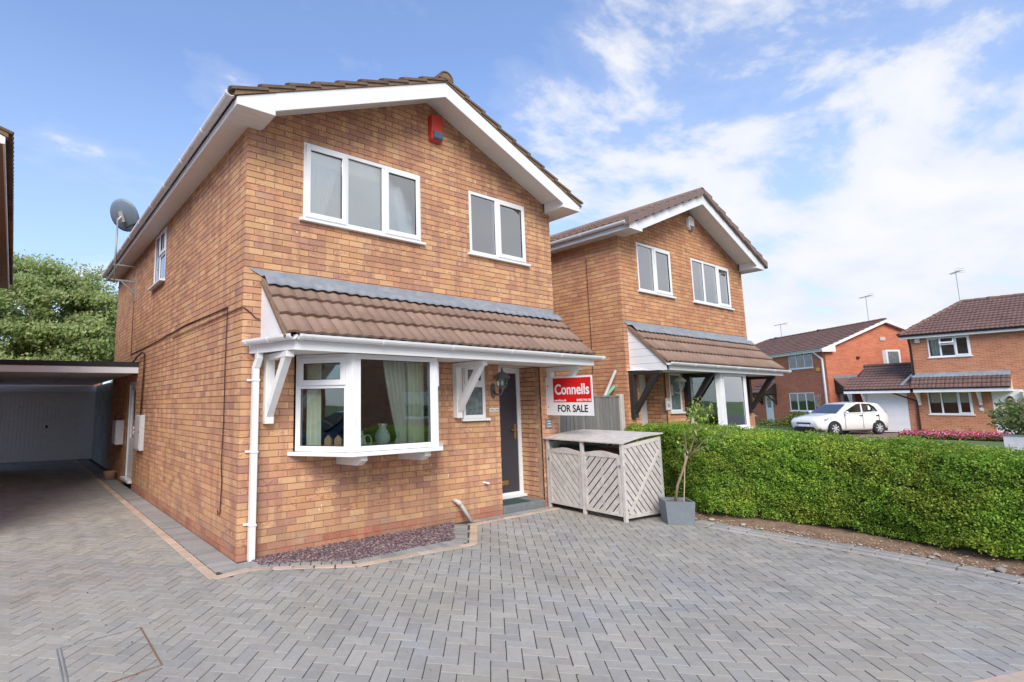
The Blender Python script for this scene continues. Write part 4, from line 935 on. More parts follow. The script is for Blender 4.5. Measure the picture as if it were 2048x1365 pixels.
# lantern
def lantern(loc, label, s=1.0, mt='lamp'):
    t = thing('wall_lantern', label, 'lantern', loc)
    b = MB(); b.prism([(.04 * s * math.cos(a) , -.012, .10 * s * math.sin(a)) for a in [k * PI / 6 for k in range(12)]], (0, .0118, 0)); b.build('back_plate', M[mt], t)
    b = MB(); b.tube([(0, -.01, -.01 * s), (.0, -.07 * s, -.05 * s), (.0, -.13 * s, -.055 * s), (.0, -.17 * s, -.01 * s), (0, -.17 * s, .02 * s)], .011 * s, 8); b.build('arm', M[mt], t, smooth=True)
    cx_ = (0, -.17 * s, .02 * s)
    b = MB(); b.lathe([(.02 * s, 0), (.055 * s, .035 * s), (.072 * s, .13 * s)], cx_, 6); b.build('glass_shade', M['glass'], t)
    for k in range(6):
        b = MB(); a_ = k * PI / 3; b.beam((cx_[0] + .055 * s * math.cos(a_), cx_[1] + .055 * s * math.sin(a_), cx_[2] + .035 * s), (cx_[0] + .074 * s * math.cos(a_), cx_[1] + .074 * s * math.sin(a_), cx_[2] + .135 * s), .006 * s, .006 * s); b.build('glazing_bar', M[mt], t)
    b = MB(); b.lathe([(.0, -.03 * s), (.012 * s, -.02 * s), (.02 * s, 0), (.06 * s, .036 * s), (.0, .037 * s)], cx_, 12); b.build('cup', M[mt], t)
    b = MB(); b.lathe([(.10 * s, .132 * s), (.105 * s, .137 * s), (.085 * s, .165 * s), (.06 * s, .195 * s), (.022 * s, .215 * s), (.012 * s, .23 * s), (.014 * s, .25 * s), (0, .27 * s)], cx_, 16); b.lathe([(.0, .134 * s), (.10 * s, .132 * s)], cx_, 16); b.build('cap', M[mt], t, smooth=True)
    b = MB(); b.lathe([(0, .03 * s), (.016 * s, .05 * s), (.02 * s, .08 * s), (0, .11 * s)], cx_, 8); b.build('bulb', M['signwhite'], t)
lantern((3.80, 0, 1.78), 'weathered coach lantern on the brick wall left of the charcoal door', 1.15)
# for sale board, standing out from the wall
t = thing('for_sale_board', 'red and white for sale board sticking out from the wall beside the front door', 'sign', (5.0, 0, 1.40))
b = MB(); b.box(-.004, .004, -.86, -.0, .0, .60); b.build('panel', M['signwhite'], t)
# the readable face looks towards -X: its left is the wall side (y=0)
b = MB(); b.box(-.006, -.0042, -.835, -.145, .20, .575); b.build('red_field', M['signred'], t)
bs = lambda y, z: basis((-.0066, y, z), (0, -1, 0), (0, 0, 1))
text_obj('lettering', 'Connells', .222, bs(-.49, .325), M['signwhite'], t, sx=.80, off=.0042)
text_obj('lettering', 'connells.co.uk', .050, bs(-.155, .215), M['signwhite'], t, sx=.80, off=.001, align='LEFT')
text_obj('lettering', '01902 710 170', .050, bs(-.825, .215), M['signwhite'], t, sx=.82, off=.0012, align='RIGHT')
bs2 = lambda y, z: basis((-.0046, y, z), (0, -1, 0), (0, 0, 1))
text_obj('lettering', 'FOR SALE', .150, bs2(-.49, .055), M['ink'], t, sx=.86, off=.003)
for z in (.12, .45):
    b = MB(); b.box(-.010, -.0042, -.045, -.03, z, z + .015); b.build('bolt', M['ink'], t)
# meter boxes
for (y0_, y1_, z0_, z1_, dd, lab) in ((5.06, 5.55, .80, 1.44, .075, 'white electric meter box on the side wall, nearer the camera, right of the side door'), (7.30, 7.80, .79, 1.30, .15, 'white meter box on the side wall beyond the side door, under the carport')):
    t = thing('meter_box', lab, 'meter box', (0, y0_, z0_))
    b = MB(); b.box(-dd, -.0005, 0, y1_ - y0_, 0, z1_ - z0_); b.build('cabinet', M['box'], t, bevel=.006)
    b = MB(); b.box(-dd - .012, -dd - .0005, .02, y1_ - y0_ - .02, .02, z1_ - z0_ - .02); b.build('door', M['box'], t, bevel=.004)
    b = MB(); b.box(-dd - .018, -dd - .0125, .04, .07, (z1_ - z0_) * .5, (z1_ - z0_) * .5 + .03); b.build('lock', M['ink'], t)
def cable(pts, r, lab, mt='cable'):
    b = MB(); b.tube(pts, r, 6); tag(b.build('cable', M[mt], None, smooth=True), lab, 'cable')
cable([(-.012, .50, 2.74), (-.016, .505, 2.1), (-.014, .50, 1.4), (-.02, .52, .95), (-.012, .50, .75), (-.016, .515, .50), (-.014, .53, .40), (-.02, .58, .385), (-.02, .60, .43)], .006, 'brown cable dropping down the side wall near the front corner and ending in a hook')
cable([(-.012, .49, 2.74), (-.012, 2.4, 2.77), (-.014, 3.8, 2.73), (-.012, 5.2, 2.71), (-.012, 6.85, 2.70)], .0085, 'long dark cable running level along the side wall at mid height')
cable([(-.012, 6.86, 4.1), (-.014, 6.87, 3.4), (-.012, 6.85, 2.62)], .006, 'thin cable running down from the satellite dish bracket')
cable([(-.010, 3.2, 2.66), (-.012, 1.9, 2.66), (-.010, .8, 2.665), (-.012, .0, 2.665), (.01, -.012, 2.665), (.09, -.012, 2.61), (.14, -.012, 2.56), (.19, -.012, 2.55)], .0055, 'thin brown cable wrapping round the front corner into the canopy cheek')
cable([(-.05, 6.3, 2.50), (-.06, 5.85, 2.56), (-.05, 5.4, 2.62), (-.03, 5.28, 2.58), (-.03, 5.25, 2.3), (-.03, 5.30, 1.9), (-.04, 5.28, 1.44)], .016, 'thick dark cable looping from the carport roof down to the meter box')
# satellite dish
t = thing('satellite_dish', 'grey satellite dish on a pole bracketed to the side wall below the eaves', 'satellite dish', (-.42, 6.85, 4.2))
b = MB(); b.tube([(0, 0, .0), (0, 0, 1.42)], .02, 10); b.build('mast', M['galv'], t, smooth=True)
b = MB(); b.beam((.42, 0, .07), (-.06, 0, .07), .03, .03); b.beam((.42, 0, .40), (-.04, 0, .40), .025, .025); b.beam((.40, 0, -.18), (.13, 0, .06), .025, .025); b.box(.405, .4195, -.04, .04, -.35, .12); b.build('wall_bracket', M['galv'], t)
dn = Vector((.62, .60, .50)).normalized(); dx_ = dn.cross(Vector((0, 0, 1))).normalized(); dy_ = dx_.cross(dn)
dc = Vector((.10, .02, 1.50))
b = MB(); vs = []; fs = []; nr, na = 6, 28
for i in range(nr + 1):
    r = .34 * i / nr
    for k in range(na):
        a_ = 2 * PI * k / na; vs.append(dc + dx_ * r * math.cos(a_) + dy_ * r * 1.06 * math.sin(a_) + dn * (r * r * .55))
for i in range(nr):
    for k in range(na): fs.append((i * na + k, i * na + (k + 1) % na, (i + 1) * na + (k + 1) % na, (i + 1) * na + k))
b.add(vs, fs); o = b.build('reflector', M['dish'], t, smooth=True); sm = o.modifiers.new('s', 'SOLIDIFY'); sm.thickness = .006
b = MB(); q = dc - dn * .05; b.beam(q - dy_ * .12, q + dy_ * .10, .09, .03, up=dn); b.tube([(0, 0, 1.38), q], .02, 8); b.build('mount', M['ditch'], t)
b = MB(); e = dc + Vector((.30, -.12, -.12)); b.tube([dc - dy_ * .26 - dn * .05, e], .014, 8); b.tube([e, e + Vector((.03, 0, .06))], .03, 10); b.build('feed_arm', M['black'], t)
# things in the bay and behind the panes
pane_dress('curtain', 'cream curtain drawn aside in the left light of the big upstairs window', 'curtain', FF, .76, 1.26, 3.84, 4.74, M['net'], -.13, 8, .018, .5, 'upstairs curtains')
pane_dress('curtain', 'pale curtain edge at the right of the big upstairs window', 'curtain', FF, 2.12, 2.46, 3.84, 4.74, M['net'], -.13, 6, .016, -.35)
pane_dress('curtain', 'cream curtain tied back in the middle of the small upstairs window', 'curtain', FF, 3.62, 4.00, 3.84, 4.74, M['net'], -.13, 6, .018, -.5)
pane_dress('curtain', 'cream curtain hanging in the right light of the small upstairs window', 'curtain', FF, 4.12, 4.62, 3.84, 4.74, M['net'], -.13, 8, .016, 0)
for (x0, x1, lab) in ((.78, 2.44, 'white roller blind rolled up at the head of the big upstairs window'), (3.48, 4.60, 'white roller blind rolled up at the head of the small upstairs window')):
    b = MB(); b.box(x0, x1, .105, .112, 4.60, 4.78); tag(b.build('roller_blind', M['curtain'], None), lab, 'blind')
fb0 = frame((.62, 0, 0), (.44, -.57, 0), (-.57, -.44, 0))
pane_dress('vertical_blind', 'cream vertical blind stacked at the left side of the bay window', 'blind', fb0, .10, .28, 1.12, 2.14, M['blind'], -.13, 3, .018)
pane_dress('curtain', 'long cream curtain swept aside behind the middle of the bay window', 'curtain', FF, 1.62, 2.10, 1.12, 2.15, M['curtain'], -.12 + .45, 7, .022, -.45)
pane_dress('vertical_blind', 'cream vertical blind stacked at the right side of the bay window', 'blind', FF, 1.95, 2.20, 1.12, 2.15, M['blind'], .38, 4, .018)
def lathe_thing(name, lab, cat, loc, prof, mat, n=20):
    b = MB(); b.lathe(prof, (0, 0, 0), n); o = b.build(name, mat, None, smooth=True); o.location = loc; return tag(o, lab, cat)
lathe_thing('glass_vase', 'cut glass vase standing on the bay window board', 'vase', (1.55, -.42, 1.113), [(.001, 0), (.05, 0), (.055, .02), (.085, .07), (.092, .12), (.07, .17), (.045, .21), (.045, .235), (.062, .262), (.056, .262), (.04, .235), (.001, .02)], M['vase'])
t = thing('glass_jug', 'ribboned glass jug with a ring handle at the left of the bay window board', 'jug', (1.24, -.44, 1.113))
b = MB(); b.lathe([(.001, 0), (.045, 0), (.05, .03), (.04, .10), (.022, .15), (.03, .19), (.001, .19)], (0, 0, 0), 14); b.build('body', M['vase'], t, smooth=True)
b = MB(); b.tube([(.09 + .055 * math.cos(a_), 0, .075 + .065 * math.sin(a_)) for a_ in [k * PI / 8 for k in range(17)]], .007, 6); b.build('handle', M['vase'], t)
b = MB(); b.tube([(0, -.03, .16), (.01, -.06, .12), (.02, -.065, .05)], .01, 5); b.build('ribbon', M['curtain'], t)
t = thing('picture_frame', 'small cream picture frame leaning at the right of the vase', 'picture frame', (1.80, -.38, 1.113))
b = MB(); b.hexa([(-.045, -.01, 0), (-.03, .06, 0), (-.02, .06, 0), (-.035, -.01, 0)], [(.03, -.01, .14), (.045, .06, .14), (.055, .06, .14), (.04, -.01, .14)]); b.build('mount', M['curtain'], t); b = MB(); b.beam((-.05, .0, 0), (.035, .03, .145), .012, .012); b.build('edge', M['white'], t)
for k, (u_, lab) in enumerate(((.38, 'left of two little wooden house ornaments in the bay'), (.50, 'right of two little wooden house ornaments in the bay'))):
    p = fb0(u_, -.12, 1.113); t = thing('wooden_house_ornament', lab, 'ornament', p, -.9, 'wooden house ornaments in the bay')
    b = MB(); b.prism([(-.042, -.02, 0), (.042, -.02, 0), (.042, -.02, .10), (0, -.02, .15), (-.042, -.02, .10)], (0, .04, 0)); b.build('block', M['pine'], t)

# ------------------------------------------------------------------ carport, garage, block wall
cp = thing('carport', 'flat roofed carport with black felt edge and white fascia on the left of the house', 'carport', (0, 6, 0))
fa, fb_ = Vector((-.004, 5.955, 0)), Vector((-3.6, 6.70, 0))
d = (fb_ - fa).normalized()
b = MB(); b.prism([(-.004, 5.99, 2.262), (-.004, 13.5, 2.262), (-3.6, 13.9, 2.262), (-3.6, 6.73, 2.262)], (0, 0, .14)); b.v = [(x, y - 6, z) for x, y, z in b.v]; b.build('roof_slab', M['soffit'], cp)
for z0_, z1_, mt, nm, o_ in ((2.250, 2.372, 'white', 'fascia', .0), (2.374, 2.470, 'felt', 'felt_edge', .012)):
    b = MB(); p0, p1 = fa + Vector((0, -o_, 0)), fb_ + Vector((0, -o_, 0)); b.prism([(p0.x, p0.y - 6, z0_), (p0.x, p0.y - 6 + .03, z0_), (p1.x, p1.y - 6 + .03, z0_), (p1.x, p1.y - 6, z0_)], (0, 0, z1_ - z0_)); b.build(nm, M[mt], cp)
b = MB(); b.prism([(-.006, -.02, 2.4705), (-.006, 7.4, 2.4705), (-3.6, 7.9, 2.4705), (-3.6, .72, 2.4705)], (0, 0, -.065)); b.build('felt_roof', M['felt'], cp)
b = MB(); b.beam((-1.1, .3, 2.255), (-1.1, 7.5, 2.255), .012, .012); b.build('ceiling_batten', M['ditch'], cp)
b = MB(); b.box(-3.5, -3.38, .85, .97, 0, 2.26); b.build('post', M['white'], cp)
gr = thing('garage', 'garage with pale up and over door at the back of the carport', 'garage', (0, 13.5, 0), math.radians(-8))
Fg = frame((-2.55, .0, 0), (1, 0, 0), (0, -1, 0))
b = MB(); b.box(-2.62, .02 - .0, .085, .2, 2.07, 2.262); b.box(-3.6, -2.45, .085, .2, 0, 2.262); b.build('front_wall', M['tb_orange'], gr)
b = MB(); b.box(-2.45, .20, .02, .08, 2.09, 2.255); b.build('header', M['white_wood'], gr)
b = MB(); b.box(-2.46, -2.38, .0, .08, 0, 2.09); b.box(.10, .18, .0, .08, 0, 2.09); b.box(-2.38, .10, .0, .08, 2.03, 2.089); b.build('door_frame', M['white_wood'], gr)
b = MB(); k = 24
b.box(-2.375, .095, .035, .05, .01, 2.025)
for i in range(k):
    x = -2.37 + 2.46 * i / k; b.box(x + .006, x + 2.46 / k - .006, .022, .0345, .03, 2.01)
gd = b.build('garage_door', M['white_wood'], gr)
b = MB(); b.box(-1.16, -1.11, .0, .022, .98, 1.06); b.build('handle', M['black'], gd)
b = MB(); b.box(-3.6, .20, .2, 5.0, 0, 2.4); b.build('garage_body', M['tb_orange'], gr)
bw = thing('block_wall', 'grey breeze block wall between the house corner and the garage', 'wall', (.10, 9.32, 0))
nbk = 0
for r in range(10):
    for c in range(10):
        y = c * .45 - (.225 if r % 2 else 0)
        y0_, y1_ = max(0, y), min(4.15, y + .44)
        if y1_ - y0_ > .05:
            b = MB(); jx = random.uniform(-.002, .002); b.box(jx, .10 + jx, y0_, y1_, r * .225, r * .225 + .215); b.build('block', M['block'], bw)
b = MB(); b.box(.006, .094, .002, 4.15, 0, 2.22); b.build('mortar', M['pmortar'], bw)
lathe_thing('plant_pot', 'oval tan clay pot on the paving beside the side door under the carport', 'pot', (-.13, 7.95, 0), [(.001, 0), (.11, 0), (.135, .17), (.14, .18), (.12, .18), (.10, .12), (.001, .12)], M['tan'])

# ------------------------------------------------------------------ neighbours of the same kind
h2 = thing('brick_house', 'neighbour brick house with dark timber brackets and white hexagonal alarm box', 'house', (7.30, 0, 0))
OF2 = [(W - 2.50, W - .70, 3.77, 4.76), (W - 4.66, W - 3.38, 3.77, 4.76), (2.20, 3.80, 1.05, 2.19), (W - 3.80, W - 3.33, 1.385, 2.19), (W - 4.87, W - 3.93, -.1, 2.17)]
gable_house(h2, 9.3, OF2, (), ('nbrick', 'nbricks', 'pbrick', 'pbricks'), nb=300, caps=True, tilem=('tile', 'tiles'), recess=(W - 4.87, W - 3.93, .50))
a, b_ = W - 2.50, W - .70
window(h2, FF, a, b_, 3.77, 4.76, [(a, a + .55, 3.77, 4.76, 'f'), (a + .55, a + 1.20, 3.77, 4.76, 'f'), (a + 1.20, b_, 3.77, 4.76, 'c')], .035, 'glassb')
a, b_ = W - 4.66, W - 3.38
window(h2, FF, a, b_, 3.77, 4.76, [(a, a + .62, 3.77, 4.76, 'f'), (a + .62, b_, 3.77, 4.76, 'c')], .035, 'glassb')
window(h2, FF, W - 3.80, W - 3.33, 1.385, 2.168, [(W - 3.80, W - 3.33, 1.385, 2.168, 'f')], .035, 'frost')
canopy(h2, .12, 5.2, retL=False, cheekL='h', lead_top=3.12, leadx=(-.02, 5.28), gx=(.10, 5.42), zlow=2.29)
for x in (.12, 2.10, 5.0): bracket(h2, x, M['dark'], 1.30, 2.158, .60, wd=.12)
bay2 = bpy.data.objects.new('bay_window', None); COL.objects.link(bay2); bay2.parent = h2
bay_build(bay2, (2.20, 0), (2.42, -.57), (3.56, -.57), (3.80, 0), .99, 2.168, [((.03, .045), [(0, 0, None, None, 'f')], 'glass'), ((.075, .045), [(0, 0, None, None, 'f')], 'glassb'), ((.045, .02), [(0, 0, None, None, 'f')], 'glass')])
b = MB(); yd = .43; xa, xb = W - 4.868, W - 3.932
b.box(xa, xa + .07, yd, yd + .07, .15, 2.168); b.box(xb - .07, xb, yd, yd + .07, .15, 2.168); b.box(xa + .07, xb - .07, yd, yd + .07, 2.08, 2.168); fd2 = b.build('front_door', M['white'], h2)
b = MB(); b.box(xa + .07, xb - .07, yd + .02, yd + .065, .15, 2.08); b.build('leaf', M['white'], fd2)
b = MB(); b.box(xa, xb, .0, .52, 2.172, 2.185); b.build('porch_ceiling', M['soffit'], h2)
F2 = frame((7.30, 0, 0), (1, 0, 0), (0, -1, 0))
for x0, x1, lab in ((.70, 1.20, 'net curtain in the left light of the neighbour two light window'), (1.30, 1.82, 'net curtain in the right light of the neighbour two light window'), (2.84, 3.30, 'net curtain in the left light of the neighbour three light window'), (3.38, 3.92, 'net curtain in the middle light of the neighbour three light window'), (4.02, 4.52, 'net curtain in the right light of the neighbour three light window')):
    pane_dress('net_curtain', lab, 'curtain', F2, x0, x1, 3.80, 4.74, M['net'], -.10, 8, .014, 0, 'neighbour net curtains')
pane_dress('net_curtain', 'pale vertical strip of blind inside the neighbour bay window', 'blind', F2, 2.95, 3.15, 1.06, 2.12, M['blind'], .32, 3, .015)
t = thing('alarm_box', 'white hexagonal alarm box with blue base in the neighbour gable', 'alarm box', (10.13, 0, 5.55))
hx = [(.0, .17), (.13, .11), (.115, -.10), (.05, -.16), (-.05, -.16), (-.115, -.10), (-.13, .11)]
b = MB(); b.prism([(x, -.07, z) for x, z in hx][::-1], (0, .069, 0)); b.build('cover', M['white'], t, bevel=.01)
b = MB(); b.prism([(x * .8, -.078, z) for x, z in [(.115, -.07), (.05, -.17), (-.05, -.17), (-.115, -.07)]][::-1], (0, .02, 0)); b.build('strobe', M['navy'], t)
lantern((8.86, 0, 1.82), 'white coach lantern on the neighbour wall beside the narrow window', 1.1, 'ditch')
b = MB(); b.box(8.58, 8.76, -.02, -.0005, 1.42, 1.66); o = b.build('number_plaque', M['slat'], None, bevel=.008); tag(o, 'pale house number plaque hanging under the lantern on the neighbour wall', 'plaque')
b = MB(); b.box(8.605, 8.735, -.0215, -.0202, 1.44, 1.60); b.build('number_field', M['signwhite'], o); text_obj('lettering', '86', .12, basis((8.67, -.022, 1.48), (1, 0, 0), (0, 0, 1)), M['navy'], o, sx=.8)
cable([(7.29, .72, 4.5), (7.285, .70, 3.0), (7.285, .70, 2.2), (7.285, .74, 2.1), (7.285, .82, 2.11)], .006, 'thin cable hanging down the neighbour side wall and ending in a hook')

h3 = thing('brick_house', 'house at the top left edge with brown soffit and mossy roof', 'house', (-2.56 - W, 2.45, 0))
gable_house(h3, 9.3, (), (), ('nbrick', 'nbricks', 'pbrick', 'pbricks'), nb=0, lside=False, tilem=('mtile', 'tiles'), seg=6, plain=True)
for k, (loc, rz, lab) in enumerate((((14.8, -14.5, 0), PI, 'brick house across the close reflected in the front pane of the bay window'), ((22.5, -15.5, 0), PI, 'further brick house across the close reflected at the right of the bay window'), ((-15.0, -4.0, 0), PI / 2, 'brick house to the left reflected in the left facet of the bay window'))):
    h4 = thing('brick_house', lab, 'house', loc, rz)
    op = [(.9, 2.9, 1.0, 2.1), (.9, 2.5, 3.6, 4.7), (3.4, 4.6, 3.6, 4.7)]
    gable_house(h4, 8.0, op, (), ('nbrick', 'nbricks', 'pbrick', 'pbricks'), nb=0, lside=False, tilem=('tile', 'tiles'), seg=4)
    for (a, b_, c_, d_) in op: window(h4, FF, a, b_, c_, d_, [(a, (a + b_) / 2, c_, d_, 'f'), ((a + b_) / 2, b_, c_, d_, 'f')], .05)

# ------------------------------------------------------------------ fence, poles
fe = thing('board_fence', 'weathered grey vertical board fence between the two nearest houses', 'fence', (5.30, .12, 0))
b = MB(); b.box(.0, .10, -.05, .05, 0, 1.72); b.build('post', M['pconc'], fe, bevel=.01)
b = MB(); b.box(1.86, 1.965, -.06, .05, 0, 1.74); b.build('post', M['pconc'], fe, bevel=.01)
k = 17
for i in range(k):
    x = .10 + 1.76 * i / k; wv = 1.76 / k; t_ = random.uniform(-.004, .004)
    b = MB(); b.hexa([(x, -.022 + t_, .05), (x + wv + .012, -.012 + t_, .05), (x + wv + .012, .0 + t_, .05), (x, -.006 + t_, .05)], [(x, -.022 + t_, 1.68 + t_), (x + wv + .012, -.012 + t_, 1.68 + t_), (x + wv + .012, .0 + t_, 1.68 + t_), (x, -.006 + t_, 1.68 + t_)])
    b.build('board', M['board'], fe)
for z in (.3, .9, 1.5):
    b = MB(); b.box(.10, 1.86, .006, .045, z, z + .07); b.build('rail', M['board'], fe)
b = MB(); b.box(.10, 1.86, -.035, .02, 1.69, 1.715); b.build('capping', M['board'], fe)
b = MB(); b.tube([(5.75, .20, .32), (7.265, .20, 2.18)], .028, 10); tag(b.build('plastic_pipe', M['ditch'], None, smooth=True), 'pale grey plastic pipe leaning on the neighbour wall behind the fence', 'pipe')
b = MB(); b.tube([(6.2, .26, 1.20), (7.27, .26, 1.88)], .034, 10); tag(b.build('tube', M['mint'], None, smooth=True), 'mint green tube leaning behind the fence beside the grey pipe', 'tube')

# ------------------------------------------------------------------ bin store
bs_ = thing('bin_store', 'whitewashed slatted double bin store by the front door', 'bin store', (4.895, -.03, 0), math.atan2(-1.385, -.115))
BW, BD, BH, BB = 1.39, .86, 1.03, 1.13
for (x, y, h) in ((0, 0, BH), (BW / 2 - .022, -.005, BH), (BW - .045, 0, BH), (0, BD - .045, BB - .03), (BW - .045, BD - .045, BB - .03)):
    b = MB(); b.box(x, x + .045, y, y + .045, 0, h); b.build('post', M['slat'], bs_, bevel=.003)
def slat_panel(par, Fp, x0, x1, z0, z1, direction, pitch=.082, wd=.066, th=.012, n=0.0, top=None):
    sx_ = direction; c = math.cos(math.radians(48)); s_ = math.sin(math.radians(48))
    # band coordinate t = x*s + dir*z*c
    lo = min(x * s_ + sx_ * z * c for x in (x0, x1) for z in (z0, z1)); hi = max(x * s_ + sx_ * z * c for x in (x0, x1) for z in (z0, z1)); k = 0; t = lo - .02
    while t < hi:
        poly = [(x0, z0), (x1, z0), (x1, z1), (x0, z1)]
        poly = clip(poly, (s_, sx_ * c, t + wd)); 
        if len(poly) >= 3: poly = clip(poly, (-s_, -sx_ * c, -t))
        if top and len(poly) >= 3: poly = clip(poly, top)
        if len(poly) >= 3 and max(p[0] for p in poly) - min(p[0] for p in poly) > .015:
            b = MB(); j = random.uniform(-.001, .001); q = [Fp(x, n + j, z) for x, z in poly]; b.prism(q, (Fp(0, n - th, 0) - Fp(0, n, 0))); b.build('slat', M['slat'], par)
        t += pitch
Fb = frame((0, 0, 0), (1, 0, 0), (0, -1, 0))
for (xa, xb, dr, nm) in ((.052, .665, 1, 0), (.725, 1.338, -1, 1)):
    b = MB(); b.obox(Fb, xa, xa + .038, -.03, .004, .07, .88); b.obox(Fb, xb - .038, xb, -.03, .004, .07, .88); b.obox(Fb, xa + .038, xb - .038, -.03, .004, .07, .108)
    m = 10
    for i in range(m):
        u0, u1 = xa + .038 + (xb - xa - .076) * i / m, xa + .038 + (xb - xa - .076) * (i + 1) / m; hh = lambda u: .885 + .035 * math.sin(PI * (u - xa) / (xb - xa)) ** 2
        b.prism([Fb(u0, .004, .835), Fb(u1, .004, .835), Fb(u1, .004, hh(u1)), Fb(u0, .004, hh(u0))], (0, .034, 0))
    dr_ = b.build('door', M['slat'], bs_)
    slat_panel(dr_, Fb, xa + .038, xb - .038, .108, .835, dr, n=-.004)
    b = MB(); b.obox(Fb, xa + .29, xa + .32, -.024, -.0165, .108, .835); b.build('backing_batten', M['slat'], dr_)
    b = MB(); hx_ = xb - .03 if dr > 0 else xa + .02; hx_ = xa - .005 if dr > 0 else xb - .015
    b.obox(Fb, hx_, hx_ + .03, .004, .012, .72, .75); b.build('latch', M['galv'], dr_)
# side panel facing the street, rear and far side plain slats
Fs = frame((BW, 0, 0), (0, 1, 0), (1, 0, 0))
sp_ = MB(); sp_.obox(Fs, .0455, BD - .0455, -.035, .0, .05, .095); lower_ = sp_.build('bottom_rail', M['slat'], bs_)
sp_ = MB(); sp_.hexa([Fs(.0455, 0, BH - .065), Fs(BD - .0455, 0, BB - .085), Fs(BD - .0455, -.035, BB - .085), Fs(.0455, -.035, BH - .065)], [Fs(.0455, 0, BH - .015), Fs(BD - .0455, 0, BB - .035), Fs(BD - .0455, -.035, BB - .035), Fs(.0455, -.035, BH - .015)])
sp2 = sp_.build('side_frame', M['slat'], bs_)
slat_panel(sp2, Fs, .0455, BD - .0455, .095, BB, 1, n=-.006, top=((-(BB - BH) / BD, 1, BH - .066)))
b = MB(); b.beam(Fs(.07, .008, .11), Fs(BD - .07, .008, BH - .10 - .02), .012, .045, up=(0, -.8, .6)); b.build('diagonal_brace', M['slat'], sp2)
Fk = frame((BW, BD, 0), (-1, 0, 0), (0, 1, 0)); Fo = frame((0, BD, 0), (0, -1, 0), (-1, 0, 0))
for Fq_, wq, nm in ((Fk, BW, 'rear_frame'), (Fo, BD, 'side_frame')):
    b = MB(); b.obox(Fq_, .046, wq - .046, -.03, .0, .05, .09); b.build('bottom_rail', M['slat'], bs_); b = MB(); b.obox(Fq_, .046, wq - .046, -.03, .0, .95, .99); o = b.build(nm, M['slat'], bs_); slat_panel(o, Fq_, .046, wq - .046, .09, .95, 1, n=-.005)
for (xa, xb) in ((-.02, BW / 2 - .004), (BW / 2 + .004, BW + .02)):
    b = MB()
    m = 9
    for i in range(m):
        y0_, y1_ = -.03 + (BD + .07) * i / m, -.03 + (BD + .07) * (i + 1) / m; z = lambda y: BH + .004 + (BB - BH) * (y / BD) + .022 * math.sin(PI * min(1, max(0, y / BD)))
        b.hexa([(xa, y0_ + .001, z(y0_)), (xb, y0_ + .001, z(y0_)), (xb, y1_ - .001, z(y1_)), (xa, y1_ - .001, z(y1_))], [(xa, y0_ + .001, z(y0_) + .016), (xb, y0_ + .001, z(y0_) + .016), (xb, y1_ - .001, z(y1_) + .016), (xa, y1_ - .001, z(y1_) + .016)])
    b.build('lid', M['slat'], bs_)
for (xc, mt, lab) in ((.36, 'bin1', 'dark grey wheelie bin in the left half of the bin store'), (1.03, 'bin2', 'brown wheelie bin in the right half of the bin store')):
    Rb = Matrix.Rotation(bs_.rotation_euler.z, 4, 'Z'); p = Vector(bs_.location) + Rb @ Vector((xc, .42, 0))
    t = thing('wheelie_bin', lab, 'bin', p, bs_.rotation_euler.z)
    b = MB(); b.hexa([(-.20, -.22, .06), (.20, -.22, .06), (.20, .2, .06), (-.20, .2, .06)], [(-.26, -.30, .86), (.26, -.30, .86), (.26, .28, .86), (-.26, .28, .86)]); b.build('body', M[mt], t, bevel=.02)
    b = MB(); b.hexa([(-.275, -.33, .865), (.275, -.33, .865), (.275, .30, .865), (-.275, .30, .865)], [(-.22, -.26, .945), (.22, -.26, .945), (.24, .30, .955), (-.24, .30, .955)]); b.build('lid', M[mt], t, bevel=.02)
    for sx_ in (-.22, .22):
        b = MB(); b.tube([(sx_ - .02, .22, .1), (sx_ + .02, .22, .1)], .10, 14); b.build('wheel', M['black'], t)

# ------------------------------------------------------------------ planter with sapling
t = thing('planter', 'square grey blue stone planter beside the bin store', 'planter', (5.078, -1.80, 0), math.atan2(-.262, .245))
b = MB(); w_, d_, h_, e = .36, .36, .30, .022
b.hexa([(e, e, 0), (w_ - e, e, 0), (w_ - e, d_ - e, 0), (e, d_ - e, 0)], [(0, 0, h_), (w_, 0, h_), (w_, d_, h_), (0, d_, h_)])
b.f = [f for f in b.f if f != (4, 5, 6, 7)]
b.add([(0, 0, h_), (w_, 0, h_), (w_, d_, h_), (0, d_, h_), (e, e, h_), (w_ - e, e, h_), (w_ - e, d_ - e, h_), (e, d_ - e, h_), (e, e, h_ - .05), (w_ - e, e, h_ - .05), (w_ - e, d_ - e, h_ - .05), (e, d_ - e, h_ - .05)],
      [(0, 1, 5, 4), (1, 2, 6, 5), (2, 3, 7, 6), (3, 0, 4, 7), (4, 5, 9, 8), (5, 6, 10, 9), (6, 7, 11, 10), (7, 4, 8, 11)])
b.build('pot', M['planter'], t)
b = MB(); b.box(e, w_ - e, e, d_ - e, h_ - .06, h_ - .04); b.build('soil', M['soil'], t)
sp = thing('sapling', 'young fruit tree with sparse light green leaves growing in the grey planter', 'tree', (5.32, -1.80, .25))
o0 = Vector(sp.location)
